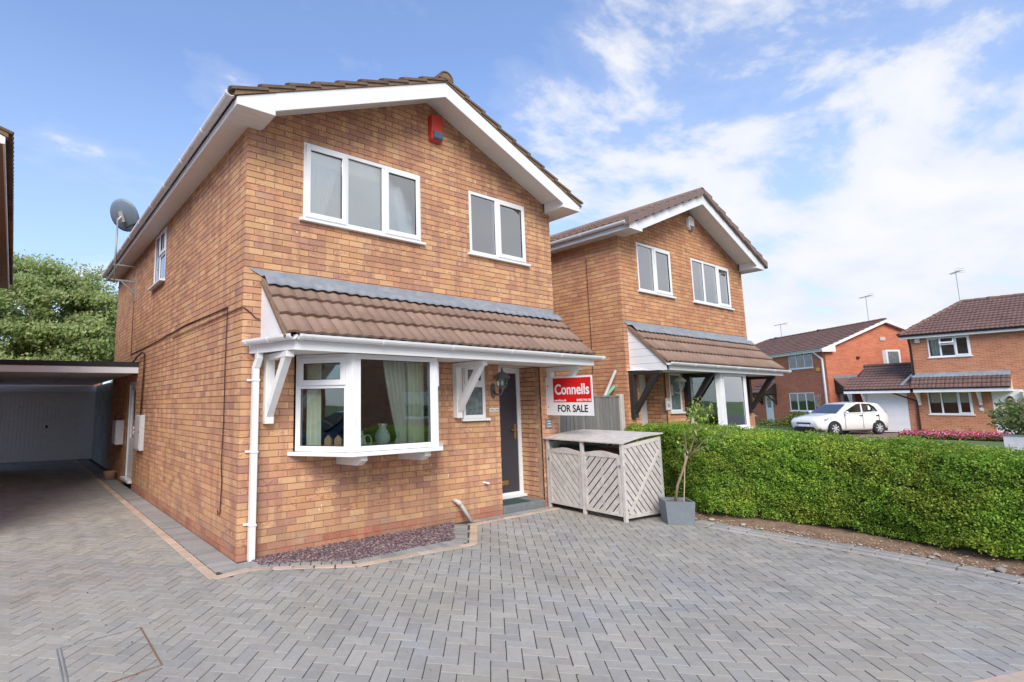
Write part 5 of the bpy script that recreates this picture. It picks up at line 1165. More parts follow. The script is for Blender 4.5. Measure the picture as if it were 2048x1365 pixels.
BR = dict(trunk=([(5.32, -1.80, .25), (5.32, -1.851, .493), (5.32, -1.941, .70), (5.32, -2.01, .886)], [.019, .016, .014, .013]),
          main=([(5.32, -2.01, .886), (5.33, -2.052, .96), (5.30, -2.128, 1.126), (5.30, -2.136, 1.288), (5.32, -2.16, 1.414), (5.33, -2.175, 1.595)], [.010, .009, .007, .006, .005, .003]),
          r1=([(5.32, -2.03, .888), (5.30, -2.124, .965), (5.27, -2.294, 1.133), (5.25, -2.464, 1.167), (5.22, -2.568, 1.248), (5.20, -2.63, 1.29)], [.008, .007, .006, .005, .004, .003]),
          l1=([(5.32, -2.007, .94), (5.34, -1.965, 1.009), (5.36, -1.903, 1.042)], [.006, .005, .003]),
          l2=([(5.32, -2.008, .96), (5.36, -1.983, 1.119), (5.38, -1.95, 1.21)], [.006, .004, .003]),
          r2=([(5.30, -2.128, 1.126), (5.27, -2.236, 1.272), (5.25, -2.351, 1.416), (5.24, -2.40, 1.56)], [.006, .005, .004, .003]),
          r3=([(5.32, -2.027, .869), (5.38, -2.143, .984), (5.42, -2.234, 1.025)], [.006, .005, .003]))
for kx, (pts_, rs_) in BR.items():
    b = MB(); b.tube([Vector(p) - o0 for p in pts_], rs_, 7); b.build('trunk' if kx == 'trunk' else 'branch', M['bark'], sp, smooth=True)
b = MB(); b.tube([(5.36, -1.93, .25) - o0 if False else Vector((5.35, -1.90, .25)) - o0, Vector((5.34, -1.975, .93)) - o0], .006, 6); tag(b.build('garden_cane', M['stake'], None), 'thin bamboo cane standing in the planter beside the sapling', 'cane').location = o0
LV = []
def near(pts_, n, sp_, t0=0.0):
    for _ in range(n):
        t_ = random.uniform(t0, .999) * (len(pts_) - 1); i = int(t_); f = t_ - i; p = Vector(pts_[i]).lerp(Vector(pts_[i + 1]), f); LV.append(p + Vector([random.gauss(0, sp_) for _ in range(3)]) - o0)
near(BR['main'][0], 90, .038, .45); near(BR['main'][0], 80, .045, .72); near(BR['r1'][0], 70, .035, .4); near(BR['l1'][0], 10, .03, .3); near(BR['l2'][0], 18, .035, .3); near(BR['r2'][0], 70, .04, .35); near(BR['r3'][0], 14, .03, .4)
# hanging folded leaves: two halves each
V, Fq = [], []
for p in LV:
    ax = Vector((random.uniform(-1, 1), random.uniform(-1, 1), random.uniform(-1.0, .1))).normalized(); sd_ = ax.cross(Vector((0, 0, 1)))
    if sd_.length < .1: sd_ = Vector((1, 0, 0))
    sd_.normalize(); up_ = sd_.cross(ax); Ls = random.uniform(.036, .058); o = len(V)
    prev = None
    for j, (tt, ww) in enumerate(((0, .08), (.35, .5), (.7, .42), (1.0, .03))):
        c = p + ax * Ls * tt - Vector((0, 0, Ls * .35 * tt * tt)); V += [c - sd_ * Ls * ww * .5 + up_ * Ls * .12 * ww * 2, c, c + sd_ * Ls * ww * .5 + up_ * Ls * .12 * ww * 2]
    for j in range(3):
        a_ = o + j * 3; Fq += [(a_, a_ + 1, a_ + 4, a_ + 3), (a_ + 1, a_ + 2, a_ + 5, a_ + 4)]
arr_mesh('leaves', [tuple(v) for v in V], Fq, M['sap'], sp, 'stuff')

# ------------------------------------------------------------------ soil strip and hedge
HB = [(7.15, .0), (6.45, -.75), (5.98, -1.55), (5.80, -2.05), (6.02, -2.45), (6.11, -3.0), (6.11, -3.40), (6.04, -3.75), (5.90, -4.2), (5.84, -4.5), (5.80, -4.9), (5.78, -5.6), (5.7, -6.6), (5.6, -7.6)]
soil = MB(); nx = 26; gy = 90; vs = []
for j in range(gy + 1):
    y = .6 - 8.6 * j / gy
    x0 = float(np.interp(-y, [-.6, 1.9, 2.6, 3.6, 4.4, 5.0, 6.0, 7.2, 8], [5.45, 5.56, 5.56, 5.58, 5.52, 5.34, 4.98, 4.4, 4.1])) + .015
    for i in range(nx + 1):
        s_ = i / nx; x = x0 + s_ * 2.3; z = -.012 + .085 * min(1, s_ * 5.0) + .014 * math.sin(x * 23 + y * 9) * math.sin(y * 17 + x * 5) * min(1, s_ * 8) + (random.uniform(-.006, .006) if i else 0)
        vs.append((x, y, z))
soil.add(vs, [(j * (nx + 1) + i, (j + 1) * (nx + 1) + i, (j + 1) * (nx + 1) + i + 1, j * (nx + 1) + i + 1) for j in range(gy) for i in range(nx)])
soil.build('soil_strip', M['soil'], None, 'structure', smooth=True)
pts = []
for _ in range(2600):
    y = random.uniform(-7.2, -1.7); x0 = float(np.interp(-y, [1.9, 2.6, 3.6, 4.4, 5.0, 6.0, 7.2], [5.58, 5.58, 5.60, 5.54, 5.36, 5.0, 4.45])); s_ = abs(random.gauss(0, .16)); 
    pts.append((x0 + s_, y, .0 + min(.07, s_ * .2)))
chips('ground_litter', pts, .004, .013, M['chipc'], 'straw and grit scattered on the soil strip under the hedge', 'litter', .3)
PBL = ['large flat pale pebble', 'small round pale pebble']
for ip in range(30):
    y = random.uniform(-6.2, -1.9); x0 = float(np.interp(-y, [1.9, 2.6, 3.6, 4.4, 5.0, 6.0, 7.2], [5.60, 5.60, 5.62, 5.56, 5.38, 5.02, 4.45])); r = random.choice([.014, .018, .022, .035, .045])
    b = MB(); prof = [(.001, -.5), (.7, -.42), (1, 0), (.75, .38), (.3, .52), (.001, .55)]; b.lathe([(p * r, q * r) for p, q in prof], (0, 0, 0), 9)
    o = b.build('pebble', M['stone'], None, smooth=True); o.location = (x0 + random.uniform(0, .28), y, .035); o.scale = (1, random.uniform(.6, 1.3), random.uniform(.6, .9)); o.rotation_euler = (0, random.uniform(-.2, .2), random.uniform(0, 3)); tag(o, ('large flat pebble on the soil strip along the foot of the hedge' if r > .03 else 'small round pebble on the soil strip along the foot of the hedge'), 'pebble', 'large pebbles under the hedge' if r > .03 else 'small pebbles under the hedge')
hb = np.array(HB); seg_ = np.linalg.norm(np.diff(hb, axis=0), axis=1); cum = np.r_[0, np.cumsum(seg_)]
def hedge_pt(s):
    x = np.interp(s, cum, hb[:, 0]); y = np.interp(s, cum, hb[:, 1]); return x, y
def hedge_top(s): return np.interp(s, [0, 1.8, 2.6, 4.5, 6.0, 8.5], [1.12, 1.15, 1.12, 1.03, .95, .92])
SM = cum[-1]; n_ = 240000
s_ = rng.uniform(0, SM, n_); x, y = hedge_pt(s_); ds = .12; x2, y2 = hedge_pt(np.clip(s_ + ds, 0, SM)); x1, y1 = hedge_pt(np.clip(s_ - ds, 0, SM))
tx, ty = x2 - x1, y2 - y1; ln_ = np.hypot(tx, ty); tx /= ln_; ty /= ln_
nx_, ny_ = ty, -tx     # outwards, towards the drive
sg = np.where(nx_ > 0, -1, 1); nx_ *= sg; ny_ *= sg
H = hedge_top(s_); 
# lumps
def lump(a, b_, c): return (np.sin(a * 5.1 + np.sin(b_ * 4.3)) * np.sin(b_ * 6.7 + 1.3 * np.sin(a * 3.1)) + .6 * np.sin(a * 13.1 + b_ * 9.7) * np.sin(b_ * 15.3 - a * 7.1) + .35 * np.sin(a * 29 + 2 * np.sin(b_ * 23)) * np.sin(b_ * 31 + a * 11)) * c
u = rng.uniform(0, 1, n_); kind = rng.uniform(0, 1, n_)
T = 1.05
face = kind < .55; top = (kind >= .55) & (kind < .93)
hz_ = np.where(face, .07 + (H - .07) * u, np.where(top, H, .1 + (H - .1) * u)); dep = np.where(face, 0, np.where(top, T * u, T))
lum = lump(s_, np.where(face, hz_, dep + 3), .036)
inn = np.abs(rng.normal(0, .035, n_))
bulge = .05 * np.sin(np.clip((hz_ - .05) / H, 0, 1) * PI)
rd = np.where(face & (hz_ > H - .12), (hz_ - (H - .12)) / .12, 0) ** 2 * .07
out_off = np.where(face, lum + bulge - inn - rd, np.where(top, 0, 0)); upo = np.where(top, lum - inn - .06 * np.clip(1 - dep / .12, 0, 1) ** 2, 0)
bo = np.where(face, .055 + .04 * np.sin(s_ * 5.3) + .03 * np.sin(s_ * 13), 0)
gap = lump(s_ * 2.1 + 3, hz_ * 2.3 + dep, 1.0); keepm = ~(face & (hz_ < bo)) & ~((gap < -.95) & (rng.uniform(0, 1, n_) < .8)); 
px_ = x + nx_ * (out_off - dep); py_ = y + ny_ * (out_off - dep); pz = hz_ + upo + .03
Cn = np.stack([px_, py_, pz], 1); Nr = np.where(face[:, None], np.stack([nx_, ny_, np.full(n_, .35)], 1), np.where(top[:, None], np.array([0, 0, 1.0]), np.stack([-nx_, -ny_, np.zeros(n_)], 1)))
sprig = rng.uniform(0, 1, n_) < .012; Cn[:, 2] += np.where(sprig & top, rng.uniform(0, .09, n_), 0)
Cn = Cn[keepm]; Nr = Nr[keepm]
hg = thing('hedge', 'clipped bright green hedge running along the right side of the drive', 'hedge', (6.0, -3.0, 0))
Cs = Cn - np.array([6.0, -3.0, 0]); idx = rng.integers(0, len(Cs), 34000)
spg = np.repeat(Cs[idx], 5, 0) + rng.normal(size=(170000, 3)) * .016 + np.repeat(Nr[idx] * rng.uniform(0, .045, 34000)[:, None], 5, 0)
leaves('foliage', np.concatenate([Cs[::2], spg]), .0118, M['hedge'], hg, 'stuff', np.concatenate([Nr[::2], np.repeat(Nr[idx], 5, 0)]), .6, .9)
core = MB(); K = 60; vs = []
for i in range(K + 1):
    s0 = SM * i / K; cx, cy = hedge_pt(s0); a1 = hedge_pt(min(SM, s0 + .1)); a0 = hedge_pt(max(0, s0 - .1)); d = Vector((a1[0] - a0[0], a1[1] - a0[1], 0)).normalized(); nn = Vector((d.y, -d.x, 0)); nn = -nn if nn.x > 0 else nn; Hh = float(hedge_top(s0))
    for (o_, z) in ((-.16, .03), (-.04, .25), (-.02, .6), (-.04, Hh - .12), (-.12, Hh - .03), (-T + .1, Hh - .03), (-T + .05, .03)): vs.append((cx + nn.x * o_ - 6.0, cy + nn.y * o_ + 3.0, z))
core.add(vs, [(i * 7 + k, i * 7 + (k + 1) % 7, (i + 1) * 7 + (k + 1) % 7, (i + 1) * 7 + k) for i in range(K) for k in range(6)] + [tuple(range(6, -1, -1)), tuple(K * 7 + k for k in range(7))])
core.build('dark_core', M['hcore'], hg)  # added solid core, coloured dark like the hedge's shaded inside, blocks sight through

# ------------------------------------------------------------------ houses across the road (eaves to the front)
def eaves_house(root, Wd, Dp, ze, zr, brick, openings, hip=None, hipR=False, blackg=True, ov=.30, seg=6):
    F = frame((0, 0, 0), (1, 0, 0), (0, -1, 0)); FLt = frame((0, Dp, 0), (0, -1, 0), (-1, 0, 0)); FRt = frame((Wd, 0, 0), (0, 1, 0), (1, 0, 0))
    b = MB(); wall_cells(b, F, 0, Wd, 0, ze, openings, -.12, 0); b.build('front_wall', brick, root)
    b = MB(); b.obox(FLt, .0, Dp - .1205, -.12, -.0, 0, ze); b.box(.12, Wd - .12, Dp - .12, Dp, 0, ze); b.obox(FRt, .1205, Dp, -.12, 0, 0, ze)
    if not hipR: b.prism([(Wd, 0, ze + .001), (Wd, Dp, ze + .001), (Wd, Dp / 2, zr - .10)], (-.12, 0, 0))
    b.build('side_wall', brick, root)
    b = MB(); b.box(.13, Wd - .13, 2.6, 2.7, .05, ze); b.box(.13, Wd - .13, .13, Dp - .13, 2.3, 2.42); b.box(.13, Wd - .13, .13, Dp - .13, ze - .1, ze - .05); b.build('interior', M['inner'], root)
    run = Dp / 2 + ov; rise = zr - (ze + .12); sl = math.hypot(run, rise); S = Vector((0, run / sl, rise / sl)); Nn = Vector((0, -rise / sl, run / sl)); x0, x1 = (-.25, Wd + .25)
    zE = ze + .12; hp = hip or 0
    kp = (lambda cu_, s: cu_ > (hp + .25) * (s / sl)) if hip else None
    roof_tiles(root, (x0, -ov, zE), S, Nn, x1 - x0, sl, .30, .335, seg, .022, 'ftile', 'ftile', nparts=0, keep=kp)
    b = MB(); rl = hp if hip else x0
    b.add([(x0, -ov, zE - .01), (x1, -ov, zE - .01), (x1, Dp / 2, zr - .01), (rl, Dp / 2, zr - .01), (x0, Dp + ov, zE - .01), (x1, Dp + ov, zE - .01)], [(0, 1, 2, 3), (3, 2, 5, 4)] + ([(0, 3, 4)] if hip else []))
    xr_ = x1 if hipR else Wd - .01; b.add([(x0, -ov + .02, zE - .03), (xr_, -ov + .02, zE - .03), (xr_, Dp + ov, zE - .03), (x0, Dp + ov, zE - .03)], [(3, 2, 1, 0)]); b.build('roof_deck', M['ftile'], root)
    for (p, q) in ([((rl, Dp / 2, zr + .01), (x1, Dp / 2, zr + .01))] + ([((x0, -ov, zE + .04), (rl, Dp / 2, zr + .03))] if hip else [])):
        p, q = Vector(p), Vector(q); n = max(1, round((q - p).length / .42))
        for i in range(n):
            b = MB(); b.tube([p.lerp(q, i / n), p.lerp(q, (i + .97) / n)], [.10, .085], 8); b.build('ridge_tile', M['ftile'], root)
    b = MB(); b.box(x0, x1, -ov - .002, -ov + .02, ze - .05, zE - .02); b.build('fascia', M['white'], root)
    b = MB(); b.box(x0, x1, -ov + .02, -.001, ze - .048, ze - .03); b.build('eaves_soffit', M['white'], root)
    gutter(root, (x0, -ov - .003, zE - .01), (x1, -ov - .003, zE - .012), (0, -1, 0), M['black'] if blackg else M['gutterw'], .055, 2.0)
    if not hipR:
        b = MB(); t_ = -.03
        b.prism([(x1 + .0, -ov, zE - .17), (x1, Dp / 2, zr - .17), (x1, Dp / 2, zr - .0), (x1, -ov, zE - .0)], (-.025, 0, 0)); b.prism([(x1, Dp / 2, zr - .17), (x1, Dp + ov, zE - .17), (x1, Dp + ov, zE), (x1, Dp / 2, zr)], (-.025, 0, 0)); b.prism([(x1 + .004, -ov - .01, ze - .08), (x1 + .004, .45, ze - .08), (x1 + .004, .45, ze + .28), (x1 + .004, -ov - .01, zE)], (-.03, 0, 0)); b.build('bargeboard', M['white'], root)
        b = MB(); b.prism([(x1 - .01, -.3, zE - .15), (x1 - .01, Dp / 2, zr - .15), (x1 - .01, Dp + .3, zE - .15), (x1 - .01, Dp + .3, zE - .13), (x1 - .01, Dp / 2, zr - .13), (x1 - .01, -.3, zE - .13)], (-.24, 0, 0)); b.build('gable_soffit', M['white'], root)
    return F
hD = thing('brick_house', 'orange brick house at the right edge with oval door window and hipped roof', 'house', (33.2, 1.12, 0), -PI / 2)
UD = lambda Y: 1.12 - Y
OD = [(UD(.456), UD(-.94), 3.53, 4.45), (UD(.70), UD(-.74), .88, 1.95), (UD(-1.36), UD(-2.30), 0, 1.97)]
FD = eaves_house(hD, 9.0, 7.0, 4.50, 6.42, M['tb_orange'], OD, hip=1.55, hipR=True)
a, b_ = OD[0][:2]; m1, m2 = a + .42, a + .90
window(hD, FD, a, b_, 3.53, 4.45, [(a, m1, 3.53, 4.45, 'f'), (m1, m2, 3.53, 4.10, 'f'), (m1, m2, 4.10, 4.45, 'f'), (m2, b_, 3.53, 4.45, 'c')], .05, 'glass')
b = MB(); y_, z1_ = -.02, 4.42; q0, q1 = Vector((0, y_, z1_)), Vector((0, y_ - .17, z1_ - .27))
for (xa, xb, ta, tb) in ((m1, m2, 0, .16), (m1, m2, .84, 1), (m1, m1 + .045, .16, .84), (m2 - .045, m2, .16, .84)):
    pa, pb2 = q0.lerp(q1, ta), q0.lerp(q1, tb); b.hexa([(xa, pa.y, pa.z), (xb, pa.y, pa.z), (xb, pa.y + .03, pa.z + .02), (xa, pa.y + .03, pa.z + .02)][::-1], [(xa, pb2.y, pb2.z), (xb, pb2.y, pb2.z), (xb, pb2.y + .03, pb2.z + .02), (xa, pb2.y + .03, pb2.z + .02)][::-1])
b.build('open_sash', M['white'], hD)
a, b_ = OD[1][:2]
window(hD, FD, a, b_, .88, 1.95, [(a, a + .46, .88, 1.95, 'f'), (a + .46, a + 1.0, .88, 1.95, 'f'), (a + 1.0, b_, .88, 1.95, 'c')], .05, 'glass')
Fw = frame((33.2, 1.12, 0), (0, -1, 0), (-1, 0, 0))
for k, (p, q, lab) in enumerate(((a + .07, a + .42, 'left'), (a + .50, a + .96, 'middle'), (a + 1.05, b_ - .07, 'right'))):
    b = MB(); n = 8; top_ = 1.90; bot = 1.42; vs = []
    for i in range(n * 4 + 1):
        u_ = p + (q - p) * i / (n * 4); vs += [Fw(u_, -.10, top_), Fw(u_, -.10, bot - .02 * abs(math.sin(i / 4 * PI)))]
    b.add(vs, [(2 * i, 2 * i + 1, 2 * i + 3, 2 * i + 2) for i in range(n * 4)]); tag(b.build('roller_blind', M['blind'], None), 'cream scalloped blind half drawn in the %s light of the orange house window' % lab, 'blind')
pane_dress('curtain', 'pale curtain in the upstairs window of the orange house across the road', 'curtain', Fw, OD[0][0] + .08, OD[0][0] + .38, 3.58, 4.40, M['curtain'], -.15, 5, .015)
a, b_ = OD[2][:2]
b = MB(); b.box(a, a + .16, .01, .08, 0, 1.97); b.box(b_ - .06, b_, .01, .08, 0, 1.97); b.box(a + .16, b_ - .06, .01, .08, 1.90, 1.97); dd_ = b.build('front_door', M['white'], hD)
b = MB(); b.box(a + .16, b_ - .06, .02, .07, .02, 1.90); b.build('leaf', M['white'], dd_)
oc = ((a + .16 + b_ - .06) / 2, 1.33)
b = MB(); b.prism([(oc[0] + .18 * math.cos(k * PI / 12), .0, oc[1] + .40 * math.sin(k * PI / 12)) for k in range(24)], (0, .02, 0)); b.build('oval_surround', M['white_wood'], dd_)
b = MB(); b.prism([(oc[0] + .15 * math.cos(k * PI / 12), -.008, oc[1] + .36 * math.sin(k * PI / 12)) for k in range(24)], (0, .01, 0)); b.build('oval_pane', M['bin2'], dd_)
b = MB(); b.prism([(UD(-1.0) + .075 * math.cos(k * PI / 10), -.02, 1.11 + .075 * math.sin(k * PI / 10)) for k in range(20)], (0, .0195, 0)); b.build('number_disc', M['white'], hD)
canopy(hD, -.02, UD(-2.0) + .02, ztw=2.66, zlow=2.06, proj=.70, zs=1.90, lead_top=2.80, retL=False, cheekL=None, cheekR='h', gut='black', gx=(-2.7, UD(-2.0)), amp=.022, seg=8, leadx=(.02, UD(-2.0)), tmat='ftile', tsm='ftile')
for u_ in (.13, UD(-1.0), UD(-2.28)): bracket(hD, u_, M['white_wood'], 1.30, 1.90, .55)
b = MB(); b.box(.03, .10, -.08, -.01, 2.75, 4.1); b.box(.03, .10, -.28, -.21, 4.35, 4.55); b.beam((.065, -.25, 4.38), (.065, -.05, 4.05), .07, .07); b.build('downpipe', M['black'], hD)
b = MB(); b.box(.0, .07, -.09, -.02, 0, 1.5); b.beam((-.9, -.68, 2.0), (.03, -.06, 1.5), .06, .06); b.build('downpipe', M['cable'], hD)
b = MB(); b.box(UD(.88), UD(.70), -.07, -.001, 4.25, 4.45); o = b.build('alarm_box', M['white'], None, bevel=.01); o.location = (33.2, 1.12, 0); o.rotation_euler = (0, 0, -PI / 2); tag(o, 'small white alarm box beside the upstairs window of the orange house', 'alarm box')
gD = thing('garage', 'white garage door under a lean-to tiled roof beside the orange house', 'garage', (33.2, 1.12, 0), -PI / 2)
g0, g1 = UD(2.94), UD(1.42)
b = MB(); b.box(g0 - .12, g0, -.0, .12, 0, 1.97); b.box(g1, -.001, -.0, .12, 0, 1.97); b.box(g0 - .12, -.001, .12, 6.0, 0, 2.3); b.build('garage_body', M['tb_orange'], gD)
b = MB(); b.box(g0, g1, .02, .08, 0, 1.95); b.build('garage_door', M['white'], gD)
for k in range(5):
    b = MB(); b.box(g0 + .03, g1 - .03, .008, .0195, .06 + k * .38, .06 + k * .38 + .355); b.build('door_panel', M['white'], gD)
gl = UD(3.65); sl = math.hypot(2.75, 1.25); S = Vector((0, 2.75 / sl, 1.25 / sl)); Nn = Vector((0, -1.25 / sl, 2.75 / sl))
roof_tiles(gD, (gl, -.735, 2.06), S, Nn, -.03 - gl, sl, .30, .325, 6, .022, 'ftile', 'ftile', nparts=0, keep=lambda c_, s_: c_ > .30 * s_ / sl)
b = MB(); b.prism([(gl + .02, -.72, 2.04), (gl + .3, 2.0, 3.29), (-.04, 2.0, 3.29), (-.04, -.72, 2.04)], (0, 0, -.03)); b.build('roof_deck', M['dark'], gD)
b = MB(); b.tube([(gl + .25, 2.02, 3.36), (-.03, 2.02, 3.36)], .09, 8); b.build('ridge_tile', M['ftile'], gD)
b = MB(); b.box(gl, -.03, -.702, -.68, 1.885, 2.03); b.build('fascia', M['white'], gD)
b = MB(); b.box(gl, -.03, -.68, -.01, 1.955, 1.967); b.build('soffit', M['white'], gD)
for u_ in (gl + .1, g0 - .06): bracket(gD, u_, M['white_wood'], 1.25, 1.955, .55)
b = MB(); b.prism([(-.06, .0, 2.62), (.02, -.02, 2.80), (-.3, -.5, 2.23), (-.42, -.45, 2.25)], (0, 0, .03)); b.build('lead_flashing', M['lead'], gD)

hC = thing('brick_house', 'red brick house across the road with white downpipe and gable end, behind the white car', 'house', (44.0, 15.0, 0), math.atan2(-.795, -.607))
# right front corner of this house in plan: (36.7, 5.45)
Wc = 12.0
UC = lambda s: Wc - s
OC = [(UC(3.15), UC(1.05), 3.55, 4.50), (UC(3.42), UC(1.22), .92, 2.04), (UC(5.9), UC(5.1), 0, 1.92)]
FC = eaves_house(hC, Wc, 7.0, 4.45, 6.22, M['tb_red'], OC, hip=1.9, blackg=False)
for i, (a, b_, z0_, z1_) in enumerate(OC[:2]):
    w3 = (b_ - a) / 3; window(hC, FC, a, b_, z0_, z1_, [(a, a + w3, z0_, z1_, 'f'), (a + w3, a + 2 * w3, z0_, z1_, 'f'), (a + 2 * w3, b_, z0_, z1_, 'f')], .06, 'glass')
rC = Matrix.Rotation(hC.rotation_euler.z, 3, 'Z'); oC = rC @ Vector((0, 0, 0)) + hC.location; FwC = frame(oC, rC @ Vector((1, 0, 0)), rC @ Vector((0, -1, 0)))
for i, (a, b_, z0_, z1_) in enumerate(OC[:2]): pane_dress('net_curtain', 'white net curtain across the %s window of the red brick house' % ('upstairs', 'downstairs')[i], 'curtain', FwC, a + .08, b_ - .08, z0_ + .06, z1_ - .06, M['net'], -.085, 16, .012)
a, b_ = OC[2][:2]; b = MB(); b.box(a, b_, .02, .08, 0, 1.92); fdc = b.build('front_door', M['white'], hC)
b = MB(); b.box(a + .2, b_ - .2, .008, .019, 1.1, 1.72); b.build('pane', M['frost'], fdc)
for k in range(4):
    b = MB(); b.box(a + .12, b_ - .12, .010, .0195, .12 + k * .23, .30 + k * .23); b.build('door_panel', M['white_wood'], fdc)
b = MB(); b.box(Wc - .25, Wc - .17, -.09, -.01, 0, 4.0); b.beam((Wc - .55, -.30, 4.45), (Wc - .21, -.05, 3.98), .08, .08); b.build('downpipe', M['white'], hC)
def cpt(u_, y_, z_):
    M_ = Matrix.Translation(hC.location) @ Matrix.Rotation(hC.rotation_euler.z, 4, 'Z'); return M_ @ Vector((u_, y_, z_))
b = MB(); b.box(-.12, .12, -.08, 0, 0, .22); o = b.build('alarm_box', M['orange'], None, bevel=.02); o.location = cpt(Wc - .62, 0, 3.28); o.rotation_euler = hC.rotation_euler; tag(o, 'small yellow orange alarm box on the red brick house beside its downpipe', 'alarm box')
t = thing('trellis', 'small fan trellis on the red brick wall behind the white car', 'trellis', cpt(Wc - .95, -.02, 1.15), hC.rotation_euler.z)
for k in range(5):
    b = MB(); b.beam((-.10 + k * .05, 0, 0), (-.28 + k * .14, 0, .75), .02, .015); b.build('slat', M['slat'], t)
for z_ in (.3, .45, .6):
    b = MB(); b.beam((-.12 - z_ * .2, -.012, z_), (.12 + z_ * .2, -.012, z_), .015, .02); b.build('slat', M['slat'], t)
# porch roofs of the red house
for (u0, u1, yy) in ((UC(6.3), UC(4.6), 0),):
    b = MB(); b.prism([(u0, 0, 2.72), (u0, -.8, 2.08), (u0, -.8, 2.0), (u0, 0, 2.0)], (u1 - u0, 0, 0)); b.build('porch_side', M['dark'], hC)
    S = Vector((0, .8, .66)).normalized(); roof_tiles(hC, (u0, -.83, 2.09), S, Vector((0, -S.z, S.y)), u1 - u0, 1.02, .30, .33, 6, .02, 'ftile', 'ftile', nparts=0)
    b = MB(); b.box(u0, u1, -.012, -.001, 2.66, 2.84); b.build('lead_flashing', M['lead'], hC)
    for u_ in (u0 + .1, u1 - .1): bracket(hC, u_, M['dark'], 1.3, 2.0, .7)
Pg = bpy.data.objects.new('side_porch', None); COL.objects.link(Pg); Pg.parent = hC; Pg.location = (Wc, .35, 0); Pg.rotation_euler = (0, 0, PI / 2)
b = MB(); b.prism([(0, 0, 2.80), (0, -.9, 2.05), (0, -.9, 1.98), (0, 0, 1.98)], (2.1, 0, 0)); b.build('porch_side', M['dark'], Pg)
b = MB(); b.beam((-.01, -.02, 2.80), (-.01, -.95, 2.05), .03, .06); b.build('verge', M['ftile'], Pg)
b = MB(); b.prism([(0, -.0, 2.83), (0, -.95, 2.08), (2.1, -.95, 2.08), (2.1, -.0, 2.83)][::-1], (0, 0, .03)); b.build('porch_roof', M['ftile'], Pg)
b = MB(); b.box(0, 1.6, -.012, -.001, 2.84, 3.0); b.build('lead_flashing', M['lead'], Pg)
b = MB(); b.box(.25, 1.05, -.03, -.001, 0, 1.95); b.build('porch_door', M['white'], Pg)
b = MB(); b.box(.40, .90, -.04, -.031, .9, 1.8); b.build('pane', M['frost'], Pg)
FCr = frame((Wc, 0, 0), (0, 1, 0), (1, 0, 0))
b = MB(); b.obox(FCr, 3.45, 4.25, .001, .03, 3.45, 4.45); o = b.build('window', M['white'], hC)
b = MB(); b.obox(FCr, 3.55, 4.15, .031, .036, 3.55, 4.35); b.build('pane', M['frost'], o)
b = MB(); b.obox(FCr, 3.25, 3.45, .001, .02, 3.45, 4.42); b.build('vent_panel', M['ditch'], hC)
b = MB(); b.obox(FCr, 3.2, 3.5, .001, .05, 5.0, 5.2); b.build('air_vent', M['pconc'], hC)
b = MB(); b.obox(FCr, 1.75, 1.9, .001, .08, 3.95, 4.08); b.build('flue', M['cable'], hC)

b = MB(); b.tube([(2.5, 3.5, 6.40), (2.5, 3.5, 6.52)], [.16, .14], 10); b.build('ridge_vent', M['ftile'], hD)
for u_ in (2.6, 7.0):
    b = MB(); b.tube([(u_, 3.5, 6.2), (u_, 3.5, 6.34)], [.16, .13], 10); b.build('ridge_vent', M['black'], hC)
def aerial(loc, h, label, rot=0.0, s=1.0):
    s *= .72
    t = thing('tv_aerial', label, 'aerial', loc, rot)
    b = MB(); b.tube([(0, 0, -.35), (0, 0, h)], .015, 6); b.build('mast', M['galv'], t)
    b = MB(); b.tube([(-.55 * s, 0, h - .05), (.6 * s, 0, h - .08)], .014, 6); b.build('boom', M['galv'], t)
    for k in range(7):
        b = MB(); x = (-.4 + k * .15) * s; b.tube([(x, -.17 * s, h - .055), (x, .17 * s, h - .055)], .008, 5); b.build('element', M['galv'], t)
    for z_ in (-.10, .0, .10):
        b = MB(); b.tube([(-.5 * s, -.2, h - .05 + z_), (-.5 * s, .2, h - .05 + z_)], .008, 5); b.build('reflector_rod', M['galv'], t)
aerial((36.6, -.35, 6.5), 1.5, 'tall tv aerial on the roof of the orange house at the right', .6)
aerial(tuple(cpt(3.2, 3.5, 6.2)), 1.1, 'tv aerial on the left end of the red brick house roof', 1.2, 1.2)
aerial((41.0, 4.3, 5.9), 2.1, 'faint tv aerial behind the gable of the red brick house', .9, 1.1)

